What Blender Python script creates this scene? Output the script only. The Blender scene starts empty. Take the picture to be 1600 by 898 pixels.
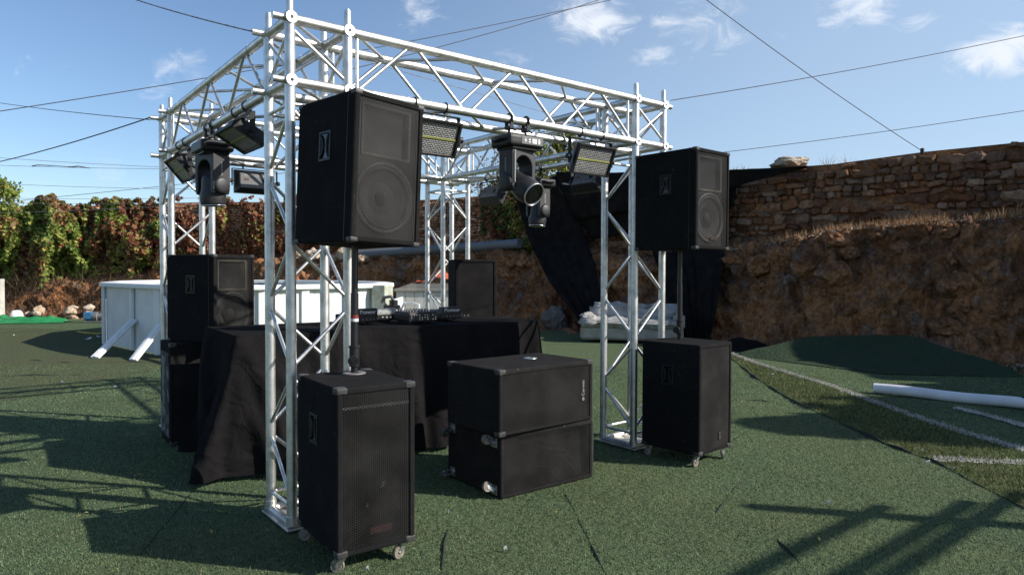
import bpy, bmesh, math, random
import numpy as np
from mathutils import Vector, Matrix, noise
rnd = random.Random(7)
nr = np.random.RandomState(11)
PI = math.pi
R = math.radians
scene = bpy.context.scene
COL = scene.collection

# ------------------------------------------------------------------ camera
F, YAW, PIT, ROL = 1071.994, 0.6676, -0.0241, 0.003
CAM = Vector((-1.2273, -3.3022, 1.2818))
cd = Vector((math.sin(YAW) * math.cos(PIT), math.cos(YAW) * math.cos(PIT), math.sin(PIT)))
_r = Vector((math.cos(YAW), -math.sin(YAW), 0))
_u = _r.cross(cd)
cr = _r * math.cos(ROL) + _u * math.sin(ROL)
cu = _u * math.cos(ROL) - _r * math.sin(ROL)


def ray(px, py):
    return cd + cr * ((px - 800) / F) - cu * ((py - 449) / F)


def G(px, py, z=0.0):            # survey point on the plane at height z
    v = ray(px, py)
    return CAM + v * ((z - CAM.z) / v.z)


def P(px, py, Z):                # survey point at distance Z
    return CAM + ray(px, py) * Z


cam_d = bpy.data.cameras.new('camera')
cam = bpy.data.objects.new('camera', cam_d)
COL.objects.link(cam)
M = Matrix((cr, cu, -cd)).transposed().to_4x4()
M.translation = CAM
cam.matrix_world = M
cam_d.sensor_width = 36
cam_d.lens = F / 1600 * 36
cam_d.clip_end = 3000
cam_d.clip_start = 0.05
scene.camera = cam

# ------------------------------------------------------------------ materials


def nd(nt, t, **k):
    n = nt.nodes.new(t)
    for a, b in k.items():
        setattr(n, a, b)
    return n


def new_mat(name):
    m = bpy.data.materials.new(name)
    m.use_nodes = True
    nt = m.node_tree
    return m, nt, nt.nodes['Principled BSDF']


def mix_rgb(nt, fac, a, b, blend='MIX'):
    n = nd(nt, 'ShaderNodeMix', data_type='RGBA', blend_type=blend)
    for sock, v in ((n.inputs[0], fac), (n.inputs[6], a), (n.inputs[7], b)):
        if hasattr(v, 'links') or hasattr(v, 'is_linked'):
            nt.links.new(v, sock)
        elif isinstance(v, (int, float)):
            sock.default_value = v
        else:
            sock.default_value = (*v, 1)
    return n.outputs[2]


def noise_fac(nt, scale, detail=4, lo=0.35, hi=0.65, vec=None, rough=0.6):
    n = nd(nt, 'ShaderNodeTexNoise')
    n.inputs['Scale'].default_value = scale
    n.inputs['Detail'].default_value = detail
    n.inputs['Roughness'].default_value = rough
    if vec is not None:
        nt.links.new(vec, n.inputs['Vector'])
    r = nd(nt, 'ShaderNodeMapRange')
    r.inputs[1].default_value = lo
    r.inputs[2].default_value = hi
    nt.links.new(n.outputs[0], r.inputs[0])
    return r.outputs[0]


def obj_coord(nt):
    return nd(nt, 'ShaderNodeTexCoord').outputs['Object']


def mat(name, col, rough=0.6, metal=0.0, col2=None, scale=8, bump=0, bscale=200, spec=0.5, bdist=0.002, lo=.4, hi=.65):
    m, nt, b = new_mat(name)
    b.inputs['Roughness'].default_value = rough
    b.inputs['Metallic'].default_value = metal
    b.inputs['Specular IOR Level'].default_value = spec
    vec = obj_coord(nt)
    if col2 is None:
        col2 = tuple(c * 0.72 for c in col)
    f = noise_fac(nt, scale, 5, lo, hi, vec)
    nt.links.new(mix_rgb(nt, f, col, col2), b.inputs['Base Color'])
    if bump:
        n = nd(nt, 'ShaderNodeTexNoise')
        n.inputs['Scale'].default_value = bscale
        n.inputs['Detail'].default_value = 3
        nt.links.new(vec, n.inputs['Vector'])
        bp = nd(nt, 'ShaderNodeBump')
        bp.inputs['Strength'].default_value = bump
        bp.inputs['Distance'].default_value = bdist
        nt.links.new(n.outputs[0], bp.inputs['Height'])
        nt.links.new(bp.outputs[0], b.inputs['Normal'])
    return m


def attr_mat(name, rough=0.7, trans=0.0, var=0.25, nscale=3.0, bump=0, bscale=30, bdist=.02, spec=.3):
    """colour comes from the mesh's own per-face colour (each stone, each leaf has its own)"""
    m, nt, b = new_mat(name)
    a = nd(nt, 'ShaderNodeAttribute', attribute_name='Col')
    b.inputs['Roughness'].default_value = rough
    b.inputs['Specular IOR Level'].default_value = spec
    vec = obj_coord(nt)
    f = noise_fac(nt, nscale, 5, .3, .7, vec)
    d = mix_rgb(nt, f, (1 - var,) * 3, (1 + var,) * 3)
    c = mix_rgb(nt, 1.0, a.outputs['Color'], d, 'MULTIPLY')
    nt.links.new(c, b.inputs['Base Color'])
    if bump:
        n = nd(nt, 'ShaderNodeTexNoise')
        n.inputs['Scale'].default_value = bscale
        n.inputs['Detail'].default_value = 6
        nt.links.new(vec, n.inputs['Vector'])
        bp = nd(nt, 'ShaderNodeBump')
        bp.inputs['Strength'].default_value = bump
        bp.inputs['Distance'].default_value = bdist
        nt.links.new(n.outputs[0], bp.inputs['Height'])
        nt.links.new(bp.outputs[0], b.inputs['Normal'])
    if trans:
        t = nd(nt, 'ShaderNodeBsdfTranslucent')
        nt.links.new(c, t.inputs[0])
        mx = nd(nt, 'ShaderNodeMixShader')
        mx.inputs[0].default_value = trans
        nt.links.new(b.outputs[0], mx.inputs[1])
        nt.links.new(t.outputs[0], mx.inputs[2])
        nt.links.new(mx.outputs[0], nt.nodes['Material Output'].inputs[0])
    return m


def carpet_mat(name, col, dust):
    """black speaker carpet: fuzzy, with pale dust and scuffs"""
    m, nt, b = new_mat(name)
    vec = obj_coord(nt)
    f1 = noise_fac(nt, 6, 6, .45, .8, vec, .75)
    f2 = noise_fac(nt, 420, 2, .3, .75, vec)
    c = mix_rgb(nt, f1, col, dust)
    c = mix_rgb(nt, f2, c, tuple(x * 1.9 for x in col))
    sp = noise_fac(nt, 48, 3, .70, .735, vec, .6)
    c = mix_rgb(nt, sp, c, (.11, .105, .095))
    nt.links.new(c, b.inputs['Base Color'])
    b.inputs['Roughness'].default_value = .95
    b.inputs['Specular IOR Level'].default_value = .06
    n = nd(nt, 'ShaderNodeTexNoise')
    n.inputs['Scale'].default_value = 330
    n.inputs['Detail'].default_value = 3
    nt.links.new(vec, n.inputs['Vector'])
    bp = nd(nt, 'ShaderNodeBump')
    bp.inputs['Strength'].default_value = .8
    bp.inputs['Distance'].default_value = .003
    nt.links.new(n.outputs[0], bp.inputs['Height'])
    nt.links.new(bp.outputs[0], b.inputs['Normal'])
    return m


def grille_mat(name, pitch, col, thr=-.15):
    """perforated steel: a triangular lattice of round holes"""
    m, nt, b = new_mat(name)
    b.inputs['Roughness'].default_value = .6
    b.inputs['Specular IOR Level'].default_value = .2
    vec = obj_coord(nt)
    f = noise_fac(nt, 5, 5, .4, .75, vec)
    nt.links.new(mix_rgb(nt, f, col, tuple(c * 1.9 + .012 for c in col)), b.inputs['Base Color'])
    sx = nd(nt, 'ShaderNodeSeparateXYZ')
    nt.links.new(vec, sx.inputs[0])
    k = 4 * PI / (math.sqrt(3) * pitch)

    def lin(a, c):
        m1 = nd(nt, 'ShaderNodeMath', operation='MULTIPLY')
        m1.inputs[1].default_value = a * k
        nt.links.new(sx.outputs[0], m1.inputs[0])
        m2 = nd(nt, 'ShaderNodeMath', operation='MULTIPLY_ADD')
        m2.inputs[1].default_value = c * k
        nt.links.new(sx.outputs[2], m2.inputs[0])
        nt.links.new(m1.outputs[0], m2.inputs[2])
        co = nd(nt, 'ShaderNodeMath', operation='COSINE')
        nt.links.new(m2.outputs[0], co.inputs[0])
        return co.outputs[0]
    a = nd(nt, 'ShaderNodeMath', operation='ADD')
    nt.links.new(lin(1, 0), a.inputs[0])
    nt.links.new(lin(.5, math.sqrt(3) / 2), a.inputs[1])
    a2 = nd(nt, 'ShaderNodeMath', operation='ADD')
    nt.links.new(a.outputs[0], a2.inputs[0])
    nt.links.new(lin(.5, -math.sqrt(3) / 2), a2.inputs[1])
    lt = nd(nt, 'ShaderNodeMath', operation='LESS_THAN')
    lt.inputs[1].default_value = thr
    nt.links.new(a2.outputs[0], lt.inputs[0])
    nt.links.new(lt.outputs[0], b.inputs['Alpha'])
    return m


MT = {}
MT['alu'] = mat('brushed aluminium tube', (.74, .74, .725), .46, 1.0, (.52, .52, .50), 16, .3, 120, bdist=.0008)
MT['alu_old'] = mat('worn aluminium plate', (.62, .61, .58), .5, .8, (.40, .38, .34), 14, .3, 90)
MT['carpet'] = carpet_mat('black speaker carpet', (.0095, .0093, .0096), (.028, .026, .024))
MT['carpet_worn'] = carpet_mat('worn black speaker carpet', (.012, .0115, .0115), (.034, .032, .03))
MT['plastic'] = mat('black plastic', (.011, .011, .012), .45, 0, (.018, .018, .019), 20, spec=.32)
MT['plastic_soft'] = mat('charcoal moulded plastic', (.020, .0205, .0225), .5, 0, (.015, .0155, .017), 20, .3, 500, bdist=.0006)
MT['protector'] = mat('dusty corner plastic', (.022, .022, .023), .5, 0, (.055, .053, .05), 30)
MT['cone'] = mat('dusty paper cone', (.022, .021, .020), .8, 0, (.050, .046, .040), 14, .3, 60)
MT['cone_ring'] = mat('grey driver frame', (.038, .036, .034), .5, 0, (.075, .07, .062), 20)
MT['baffle'] = mat('black baffle board', (.008, .0077, .0075), .85, 0, (.016, .015, .014), 7)
MT['horn'] = mat('dusty horn flare', (.055, .048, .04), .6, 0, (.14, .12, .085), 6)
MT['rust'] = mat('rusty label plate', (.12, .035, .02), .7, 0, (.05, .02, .012), 30)
MT['badge'] = mat('silver badge', (.35, .35, .34), .4, .3)
MT['grille'] = grille_mat('perforated black steel', .0108, (.0125, .0122, .012), -.05)
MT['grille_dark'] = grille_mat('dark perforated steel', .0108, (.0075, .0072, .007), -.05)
MT['baffle_dark'] = mat('near black bass baffle', (.006, .0057, .0055), .95, 0, (.016, .0135, .011), 5, spec=.05)  # darker board for the foreground bass cabinet
MT['worn'] = mat('worn pale edge', (.16, .17, .16), .8, 0, (.012, .012, .012), 9, lo=.44, hi=.54)
MT['grille_fine'] = grille_mat('fine perforated black steel', .0066, (.0075, .007, .007), -.45)
MT['foam'] = mat('grille foam cloth', (.0125, .0118, .012), .95, 0, (.024, .022, .021), 4, .6, 500, spec=.1)
MT['steel'] = mat('zinc caster steel', (.55, .55, .54), .35, .9, (.35, .34, .33), 40)
MT['rubber'] = mat('pale caster tyre', (.22, .19, .15), .7, 0, (.10, .09, .08), 40)
MT['rubber_dark'] = mat('dark caster tyre', (.05, .048, .045), .7, 0, (.09, .085, .08), 40)
MT['pole'] = mat('black pole paint', (.012, .012, .014), .35)
MT['red'] = mat('red sticker', (.22, .02, .02), .5)
MT['white'] = mat('white print', (.75, .75, .73), .6)
MT['cloth'] = mat('black stage cloth', (.0085, .0080, .0086), .95, 0, (.0125, .0115, .012), 5, .5, 260, spec=.06)
_nt = MT['cloth'].node_tree
_n = nd(_nt, 'ShaderNodeTexNoise')
_n.inputs['Scale'].default_value = 7
_n.inputs['Detail'].default_value = 5
_n.inputs['Distortion'].default_value = .8
_nt.links.new(obj_coord(_nt), _n.inputs['Vector'])
_b = nd(_nt, 'ShaderNodeBump')
_b.inputs['Strength'].default_value = .8
_b.inputs['Distance'].default_value = .03
_nt.links.new(_n.outputs[0], _b.inputs['Height'])
_pb = _nt.nodes['Principled BSDF']
_nt.links.new(_pb.inputs['Normal'].links[0].from_socket, _b.inputs['Normal'])
_nt.links.new(_b.outputs[0], _pb.inputs['Normal'])
MT['net'] = mat('black shade netting', (.0088, .0082, .0082), .95, 0, (.016, .0145, .0135), 5, .5, 200, spec=.05)
MT['lens'] = mat('dark lens and recess shade', (.006, .006, .008), .08)
MT['chrome'] = mat('bright ring', (.7, .7, .7), .25, .9)
MT['case_grey'] = mat('grey lamp housing', (.10, .10, .108), .5, 0, (.075, .075, .08), 12)
MT['lime'] = mat('yellow phosphor strip', (.30, .31, .09), .4)
MT['pool'] = mat('white pool steel', (.70, .72, .70), .45, 0, (.60, .63, .61), 3)
MT['pool_post'] = mat('pool resin', (.78, .79, .77), .5, 0, (.70, .71, .69), 5)
MT['pool_blue'] = mat('blue pool liner', (.03, .10, .32), .5)
MT['pool_patch'] = mat('stained skimmer', (.42, .46, .40), .6, 0, (.34, .33, .22), 8)
MT['box_white'] = mat('off white resin board', (.48, .48, .45), .6, 0, (.40, .39, .36), 4)
MT['box_lid'] = mat('grey resin lid', (.16, .155, .14), .7, 0, (.24, .23, .2), 4)
MT['red_cloth'] = mat('faded orange cloth', (.42, .085, .04), .85, 0, (.30, .06, .03), 8)
MT['chair'] = mat('white plastic chair', (.60, .64, .66), .5)
MT['sofa'] = mat('dirty white sofa cover', (.36, .355, .34), .9, 0, (.22, .21, .195), 7, .5, 40, bdist=.015)
MT['sofa_base'] = mat('cream sofa base', (.36, .34, .30), .85, 0, (.26, .24, .20), 6)
MT['green'] = mat('green tarpaulin', (.02, .22, .07), .55, 0, (.015, .16, .05), 6, .3, 30)
MT['blue'] = mat('blue pump casing', (.06, .22, .42), .5)
MT['grey_metal'] = mat('grey cast metal', (.22, .21, .20), .6, .3)
MT['concrete'] = mat('pale rendered block', (.50, .48, .43), .9, 0, (.34, .32, .28), 5, .6, 40, bdist=.01)
MT['pipe'] = mat('grey drain pipe', (.12, .128, .14), .6, 0, (.13, .14, .15), 3)
MT['tube_white'] = mat('white vinyl roll', (.72, .73, .74), .5, 0, (.62, .63, .64), 4)
MT['wire'] = mat('dark sky wire', (.09, .09, .115), .7)
MT['wire_pale'] = mat('pale braided wire', (.30, .30, .32), .7, 0, (.08, .08, .10), 40, lo=.45, hi=.55)
MT['hose'] = mat('yellow hose', (.45, .33, .06), .6)
MT['paper'] = mat('white paper scrap', (.72, .72, .70), .8)
MT['bark'] = mat('brown bark', (.10, .075, .05), .9, 0, (.06, .045, .03), 20, .6, 60)
MT['timber'] = mat('weathered timber', (.22, .16, .10), .85)
MT['leaf'] = attr_mat('living leaves', .6, .3, .25, 1.5)
MT['dry'] = attr_mat('dry grass', .8, .25, .2, 2)
MT['pile'] = attr_mat('turf pile', .75, .42, .3, 22)
MT['stone'] = attr_mat('rubble stones', .9, 0, .38, 14, .9, 30, .02, .2)
MT['patch'] = mat('silver tarp', (.42, .40, .36), .5, 0, (.22, .2, .18), 8)
MT['tap'] = mat('brass tap', (.5, .4, .2), .4, .6)


def panel_mat():
    m, nt, b = new_mat('lamp reflector cells')
    vec = obj_coord(nt)
    mp = nd(nt, 'ShaderNodeMapping')
    mp.inputs['Rotation'].default_value = (R(90), 0, 0)
    nt.links.new(vec, mp.inputs[0])
    br = nd(nt, 'ShaderNodeTexBrick')
    br.offset = 0.5
    br.inputs['Color1'].default_value = (.50, .50, .49, 1)
    br.inputs['Color2'].default_value = (.34, .34, .33, 1)
    br.inputs['Mortar'].default_value = (.03, .03, .032, 1)
    br.inputs['Scale'].default_value = 1.0
    br.inputs['Brick Width'].default_value = .022
    br.inputs['Row Height'].default_value = .0105
    br.inputs['Mortar Size'].default_value = .0022
    nt.links.new(mp.outputs[0], br.inputs['Vector'])
    nt.links.new(br.outputs['Color'], b.inputs['Base Color'])
    b.inputs['Roughness'].default_value = .22
    b.inputs['Metallic'].default_value = .1
    bp = nd(nt, 'ShaderNodeBump')
    bp.inputs['Strength'].default_value = .7
    bp.inputs['Distance'].default_value = .003
    bp.invert = True
    nt.links.new(br.outputs['Fac'], bp.inputs['Height'])
    nt.links.new(bp.outputs[0], b.inputs['Normal'])
    return m


MT['cells'] = panel_mat()


def ground_mat(name, a, b_, c, wrinkle=.6, pile=.9, patch=.35):
    m, nt, b = new_mat(name)
    vec = obj_coord(nt)
    f1 = noise_fac(nt, patch, 4, .42, .62, vec)
    f2 = noise_fac(nt, 2.6, 6, .45, .75, vec, .7)
    f3 = noise_fac(nt, 150, 3, .25, .75, vec, .7)
    f5 = noise_fac(nt, 38, 5, .50, .70, vec, .75)
    col = mix_rgb(nt, f1, a, b_)
    col = mix_rgb(nt, f2, col, c)
    col = mix_rgb(nt, f5, col, mix_rgb(nt, .6, col, (.012, .02, .010)))
    d = mix_rgb(nt, f3, (.55,) * 3, (1.4,) * 3)
    col = mix_rgb(nt, 1.0, col, d, 'MULTIPLY')
    nt.links.new(col, b.inputs['Base Color'])
    b.inputs['Roughness'].default_value = .9
    b.inputs['Specular IOR Level'].default_value = .12
    n1 = nd(nt, 'ShaderNodeTexNoise')
    n1.inputs['Scale'].default_value = 130
    n1.inputs['Detail'].default_value = 3
    nt.links.new(vec, n1.inputs['Vector'])
    n2 = nd(nt, 'ShaderNodeTexNoise')
    n2.inputs['Scale'].default_value = 26
    n2.inputs['Detail'].default_value = 5
    nt.links.new(vec, n2.inputs['Vector'])
    b1 = nd(nt, 'ShaderNodeBump')
    b1.inputs['Strength'].default_value = pile
    b1.inputs['Distance'].default_value = .012
    nt.links.new(n1.outputs[0], b1.inputs['Height'])
    b2 = nd(nt, 'ShaderNodeBump')
    b2.inputs['Strength'].default_value = wrinkle
    b2.inputs['Distance'].default_value = .035
    nt.links.new(n2.outputs[0], b2.inputs['Height'])
    nt.links.new(b1.outputs[0], b2.inputs['Normal'])
    nt.links.new(b2.outputs[0], b.inputs['Normal'])
    return m


MT['turf'] = ground_mat('artificial turf', (.086, .126, .066), (.096, .126, .064), (.110, .128, .064))
MT['turf_shaded'] = ground_mat('turf with wall shade in colour', (.036, .062, .037), (.04, .06, .032), (.048, .068, .036), 1.0)  # darker green puts the wall's shade into the slope's turf colour
MT['turf_old'] = ground_mat('worn olive turf', (.086, .115, .042), (.10, .112, .046), (.078, .112, .042))
MT['turf_brown'] = ground_mat('old brown turf', (.082, .095, .048), (.075, .10, .05), (.10, .092, .052))
MT['soil'] = ground_mat('bare soil', (.16, .10, .06), (.13, .085, .05), (.2, .14, .09), 1, .6)
MT['seam'] = mat('turf seam', (.018, .024, .014), .9)
MT['line'] = mat('white turf line', (.50, .50, .46), .9, 0, (.32, .33, .28), 14, .8, 120, bdist=.01)


def bank_mat():
    m, nt, b = new_mat('earth and rock cutting')
    vec = obj_coord(nt)
    f1 = noise_fac(nt, .9, 6, .42, .60, vec, .65)
    f2 = noise_fac(nt, 3.0, 6, .50, .66, vec, .7)
    f3 = noise_fac(nt, 16, 6, .3, .75, vec, .75)
    f4 = noise_fac(nt, 6, 5, .60, .70, vec, .7)
    c = mix_rgb(nt, f1, (.20, .095, .052), (.45, .21, .09))
    c = mix_rgb(nt, f2, c, (.23, .175, .135))
    c = mix_rgb(nt, f4, c, (.33, .26, .20))
    d = mix_rgb(nt, f3, (.25,) * 3, (1.7,) * 3)
    c = mix_rgb(nt, 1.0, c, d, 'MULTIPLY')
    nt.links.new(c, b.inputs['Base Color'])
    b.inputs['Roughness'].default_value = .95
    b.inputs['Specular IOR Level'].default_value = .15
    n1 = nd(nt, 'ShaderNodeTexNoise')
    n1.inputs['Scale'].default_value = 11
    n1.inputs['Detail'].default_value = 8
    n1.inputs['Roughness'].default_value = .7
    nt.links.new(vec, n1.inputs['Vector'])
    bp = nd(nt, 'ShaderNodeBump')
    bp.inputs['Strength'].default_value = 1
    bp.inputs['Distance'].default_value = .09
    nt.links.new(n1.outputs[0], bp.inputs['Height'])
    nt.links.new(bp.outputs[0], b.inputs['Normal'])
    return m


MT['bank'] = bank_mat()

# ------------------------------------------------------------------ mesh building


class MB:
    def __init__(s):
        s.v, s.f, s.sm, s.c = [], [], [], []
        s.X = Matrix()

    def add(s, vs, fs, smooth=False, col=None):
        o = len(s.v)
        for v in vs:
            s.v.append(tuple(s.X @ Vector(v)))
        for f in fs:
            s.f.append(tuple(i + o for i in f))
            s.sm.append(smooth)
            s.c.append(col)
        return s

    def tube(s, a, b, r, n=12, r2=None, caps=True):
        a, b = Vector(a), Vector(b)
        return s.path([a, b], [r, r if r2 is None else r2], n, caps)

    def path(s, pts, r, n=8, caps=True):
        pts = [Vector(p) for p in pts]
        if isinstance(r, (int, float)):
            r = [r] * len(pts)
        vs, fs = [], []
        t0 = (pts[1] - pts[0]).normalized()
        up = Vector((0, 0, 1)) if abs(t0.z) < .9 else Vector((1, 0, 0))
        x = t0.cross(up).normalized()
        for i, p in enumerate(pts):
            if i == 0:
                t = pts[1] - pts[0]
            elif i == len(pts) - 1:
                t = pts[-1] - pts[-2]
            else:
                t = pts[i + 1] - pts[i - 1]
            t.normalize()
            x = (x - t * x.dot(t)).normalized()
            y = t.cross(x)
            for k in range(n):
                a = 2 * PI * k / n
                vs.append(p + (x * math.cos(a) + y * math.sin(a)) * r[i])
        for i in range(len(pts) - 1):
            for k in range(n):
                fs.append((i * n + k, i * n + (k + 1) % n, (i + 1) * n + (k + 1) % n, (i + 1) * n + k))
        s.add(vs, fs, True)
        if caps:
            s.add([vs[k] for k in range(n)], [tuple(range(n - 1, -1, -1))])
            e = (len(pts) - 1) * n
            s.add([vs[e + k] for k in range(n)], [tuple(range(n))])
        return s

    def box(s, c, d, bev=0.0, rot=None, seg=2, smooth=False):
        bm = bmesh.new()
        bmesh.ops.create_cube(bm, size=1)
        for v in bm.verts:
            v.co = Vector((v.co.x * d[0], v.co.y * d[1], v.co.z * d[2]))
        if bev:
            bmesh.ops.bevel(bm, geom=bm.edges[:], offset=min(bev, min(d) * .49), segments=seg, affect='EDGES', profile=.6)
        mt = Matrix.Translation(c) @ (rot.to_4x4() if rot else Matrix())
        bm.verts.index_update()
        s.add([mt @ v.co for v in bm.verts], [tuple(v.index for v in f.verts) for f in bm.faces], smooth)
        bm.free()
        return s

    def lathe(s, prof, mt=None, n=32, caps=True, smooth=True):
        """prof: (radius, z) pairs around local z"""
        mt = mt or Matrix()
        vs, fs = [], []
        for (r, z) in prof:
            for k in range(n):
                a = 2 * PI * k / n
                vs.append(mt @ Vector((r * math.cos(a), r * math.sin(a), z)))
        for i in range(len(prof) - 1):
            for k in range(n):
                fs.append((i * n + k, i * n + (k + 1) % n, (i + 1) * n + (k + 1) % n, (i + 1) * n + k))
        s.add(vs, fs, smooth)
        if caps:
            if prof[0][0] > 1e-4:
                s.add(vs[:n], [tuple(range(n - 1, -1, -1))])
            if prof[-1][0] > 1e-4:
                s.add(vs[-n:], [tuple(range(n))])
        return s

    def prism(s, outline, y0, y1):
        """outline in x,z extruded along y"""
        n = len(outline)
        vs = [(x, y0, z) for x, z in outline] + [(x, y1, z) for x, z in outline]
        fs = [tuple(range(n)), tuple(range(2 * n - 1, n - 1, -1))]
        for i in range(n):
            j = (i + 1) % n
            fs.append((i, i + n, j + n, j))
        return s.add(vs, fs)

    def grid(s, fn, nu, nv, smooth=True):
        vs = [fn(i / nu, j / nv) for j in range(nv + 1) for i in range(nu + 1)]
        fs = [(j * (nu + 1) + i, j * (nu + 1) + i + 1, (j + 1) * (nu + 1) + i + 1, (j + 1) * (nu + 1) + i)
              for j in range(nv) for i in range(nu)]
        return s.add(vs, fs, smooth)

    def build(s, name, m, parent=None, solid=0, bevel=0):
        me = bpy.data.meshes.new(name)
        me.from_pydata(s.v, [], s.f)
        me.polygons.foreach_set('use_smooth', s.sm)
        if any(c is not None for c in s.c):
            at = me.attributes.new('Col', 'FLOAT_COLOR', 'FACE')
            at.data.foreach_set('color', np.array([(*(c or (1, 1, 1)), 1) for c in s.c], dtype=np.float32).ravel())
        me.materials.append(MT[m])
        me.update()
        o = bpy.data.objects.new(name, me)
        COL.objects.link(o)
        if solid:
            md = o.modifiers.new('thickness', 'SOLIDIFY')
            md.thickness = solid
            md.offset = 0
        if parent:
            o.parent = parent
        return o


def tag(o, label=None, cat=None, group=None, kind=None):
    if label:
        o['label'] = label
    if cat:
        o['category'] = cat
    if group:
        o['group'] = group
    if kind:
        o['kind'] = kind
    return o


def thing(name, label, cat, loc=(0, 0, 0), rot=None, group=None):
    o = bpy.data.objects.new(name, None)
    o.empty_display_size = .1
    COL.objects.link(o)
    o.location = loc
    if rot is not None:
        if isinstance(rot, (int, float)):
            o.rotation_euler = (0, 0, rot)
        else:
            o.rotation_mode = 'QUATERNION'
            o.rotation_quaternion = rot.to_quaternion()
    return tag(o, label, cat, group)


def struct(name, mb, m):
    return tag(mb.build(name, m), kind='structure')


def copy_tree(o, parent=None):
    c = o.copy()
    COL.objects.link(c)
    c.parent = parent
    for ch in list(o.children):
        copy_tree(ch, c)
    return c


def text(name, body, size, mt, m, parent, extrude=.0006, sx=1.0, align='CENTER'):
    cu_ = bpy.data.curves.new(name, 'FONT')
    cu_.body = body
    cu_.size = size
    cu_.extrude = extrude
    cu_.align_x = align
    cu_.align_y = 'CENTER'
    tmp = bpy.data.objects.new(name, cu_)
    COL.objects.link(tmp)
    dg = bpy.context.evaluated_depsgraph_get()
    me = bpy.data.meshes.new_from_object(tmp.evaluated_get(dg))
    bpy.data.objects.remove(tmp)
    me.transform(mt @ Matrix.Diagonal((sx, 1, 1, 1)))
    me.materials.clear()
    me.materials.append(MT[m])
    o = bpy.data.objects.new(name, me)
    COL.objects.link(o)
    o.parent = parent
    return o


FRONT = Matrix.Rotation(R(90), 4, 'X')          # text lying in xz, read from -y


def fbm(p, H=1.0, oct=4):
    return noise.fractal(p, H, 2.0, oct)


# ------------------------------------------------------------------ sky and sun
SUN_DIR = Vector((.985, -1.2, 1)).normalized()
EL = math.asin(SUN_DIR.z)
AZ = math.atan2(SUN_DIR.x, SUN_DIR.y)
world = bpy.data.worlds.new('World')
scene.world = world
world.use_nodes = True
nt = world.node_tree
bg = nt.nodes['Background']
sky = nd(nt, 'ShaderNodeTexSky', sky_type='NISHITA')
sky.sun_disc = False
sky.sun_elevation = EL
sky.sun_rotation = AZ
sky.air_density = 1.0
sky.dust_density = .7
sky.ozone_density = 3.6
sky.altitude = 200
tc = nd(nt, 'ShaderNodeTexCoord')
dirv = tc.outputs['Generated']
cloud_mask = None
for (px, py, rad, amt) in ((925, 28, .075, 1.15), (1025, 85, .045, .85), (1090, 45, .09, .62), (1150, 60, .07, .6), (1045, 38, .05, .7),
                           (300, 112, .062, .70), (255, 142, .055, .40), (1570, 78, .075, 1.1), (1345, 12, .07, .8), (1430, 32, .035, .62),
                           (650, 12, .07, .62), (790, 100, .06, .42), (60, 100, .05, .35), (170, 260, .08, .35), (1285, 30, .03, .5), (1215, 50, .04, .5)):
    d0 = ray(px, py).normalized()
    sb = nd(nt, 'ShaderNodeVectorMath', operation='SUBTRACT')
    nt.links.new(dirv, sb.inputs[0])
    sb.inputs[1].default_value = d0
    sc_ = nd(nt, 'ShaderNodeVectorMath', operation='MULTIPLY')
    nt.links.new(sb.outputs[0], sc_.inputs[0])
    sc_.inputs[1].default_value = (1, 1, 1.9)
    ln = nd(nt, 'ShaderNodeVectorMath', operation='LENGTH')
    nt.links.new(sc_.outputs[0], ln.inputs[0])
    mr = nd(nt, 'ShaderNodeMapRange')
    mr.interpolation_type = 'SMOOTHSTEP'
    mr.inputs[1].default_value = 0
    mr.inputs[2].default_value = rad * 1.35
    mr.inputs[3].default_value = amt
    mr.inputs[4].default_value = 0
    nt.links.new(ln.outputs['Value'], mr.inputs[0])
    if cloud_mask is None:
        cloud_mask = mr.outputs[0]
    else:
        ad = nd(nt, 'ShaderNodeMath', operation='MAXIMUM')
        nt.links.new(cloud_mask, ad.inputs[0])
        nt.links.new(mr.outputs[0], ad.inputs[1])
        cloud_mask = ad.outputs[0]
cn = nd(nt, 'ShaderNodeTexNoise')
cn.inputs['Scale'].default_value = 19
cn.inputs['Detail'].default_value = 10
cn.inputs['Roughness'].default_value = .66
cn.inputs['Distortion'].default_value = 1.1
mpc = nd(nt, 'ShaderNodeMapping')
mpc.inputs['Scale'].default_value = (1, 1, 1.7)
nt.links.new(dirv, mpc.inputs[0])
nt.links.new(mpc.outputs[0], cn.inputs['Vector'])
cm = nd(nt, 'ShaderNodeMath', operation='MULTIPLY_ADD')   # noise*1.3 + (mask-1)
cm.inputs[1].default_value = 1.75
nt.links.new(cn.outputs[0], cm.inputs[0])
c0 = nd(nt, 'ShaderNodeMath', operation='SUBTRACT')
nt.links.new(cloud_mask, c0.inputs[0])
c0.inputs[1].default_value = 1.2
nt.links.new(c0.outputs[0], cm.inputs[2])
cmr = nd(nt, 'ShaderNodeMapRange')
cmr.interpolation_type = 'SMOOTHSTEP'
cmr.inputs[1].default_value = 0.0
cmr.inputs[2].default_value = .85
cmr.inputs[3].default_value = 0
cmr.inputs[4].default_value = .88
nt.links.new(cm.outputs[0], cmr.inputs[0])
d0 = ray(1560, 150).normalized()
sb = nd(nt, 'ShaderNodeVectorMath', operation='DISTANCE')
nt.links.new(dirv, sb.inputs[0])
sb.inputs[1].default_value = d0
vr = nd(nt, 'ShaderNodeMapRange')
vr.interpolation_type = 'SMOOTHSTEP'
vr.inputs[1].default_value = .05
vr.inputs[2].default_value = 1.0
vr.inputs[3].default_value = .46
vr.inputs[4].default_value = 0
nt.links.new(sb.outputs['Value'], vr.inputs[0])
veil = mix_rgb(nt, vr.outputs[0], sky.outputs[0], (3.9, 4.9, 6.0))
skc = mix_rgb(nt, cmr.outputs[0], veil, (6.0, 6.3, 6.8))
nt.links.new(skc, bg.inputs[0])
bg.inputs[1].default_value = .116

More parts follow.
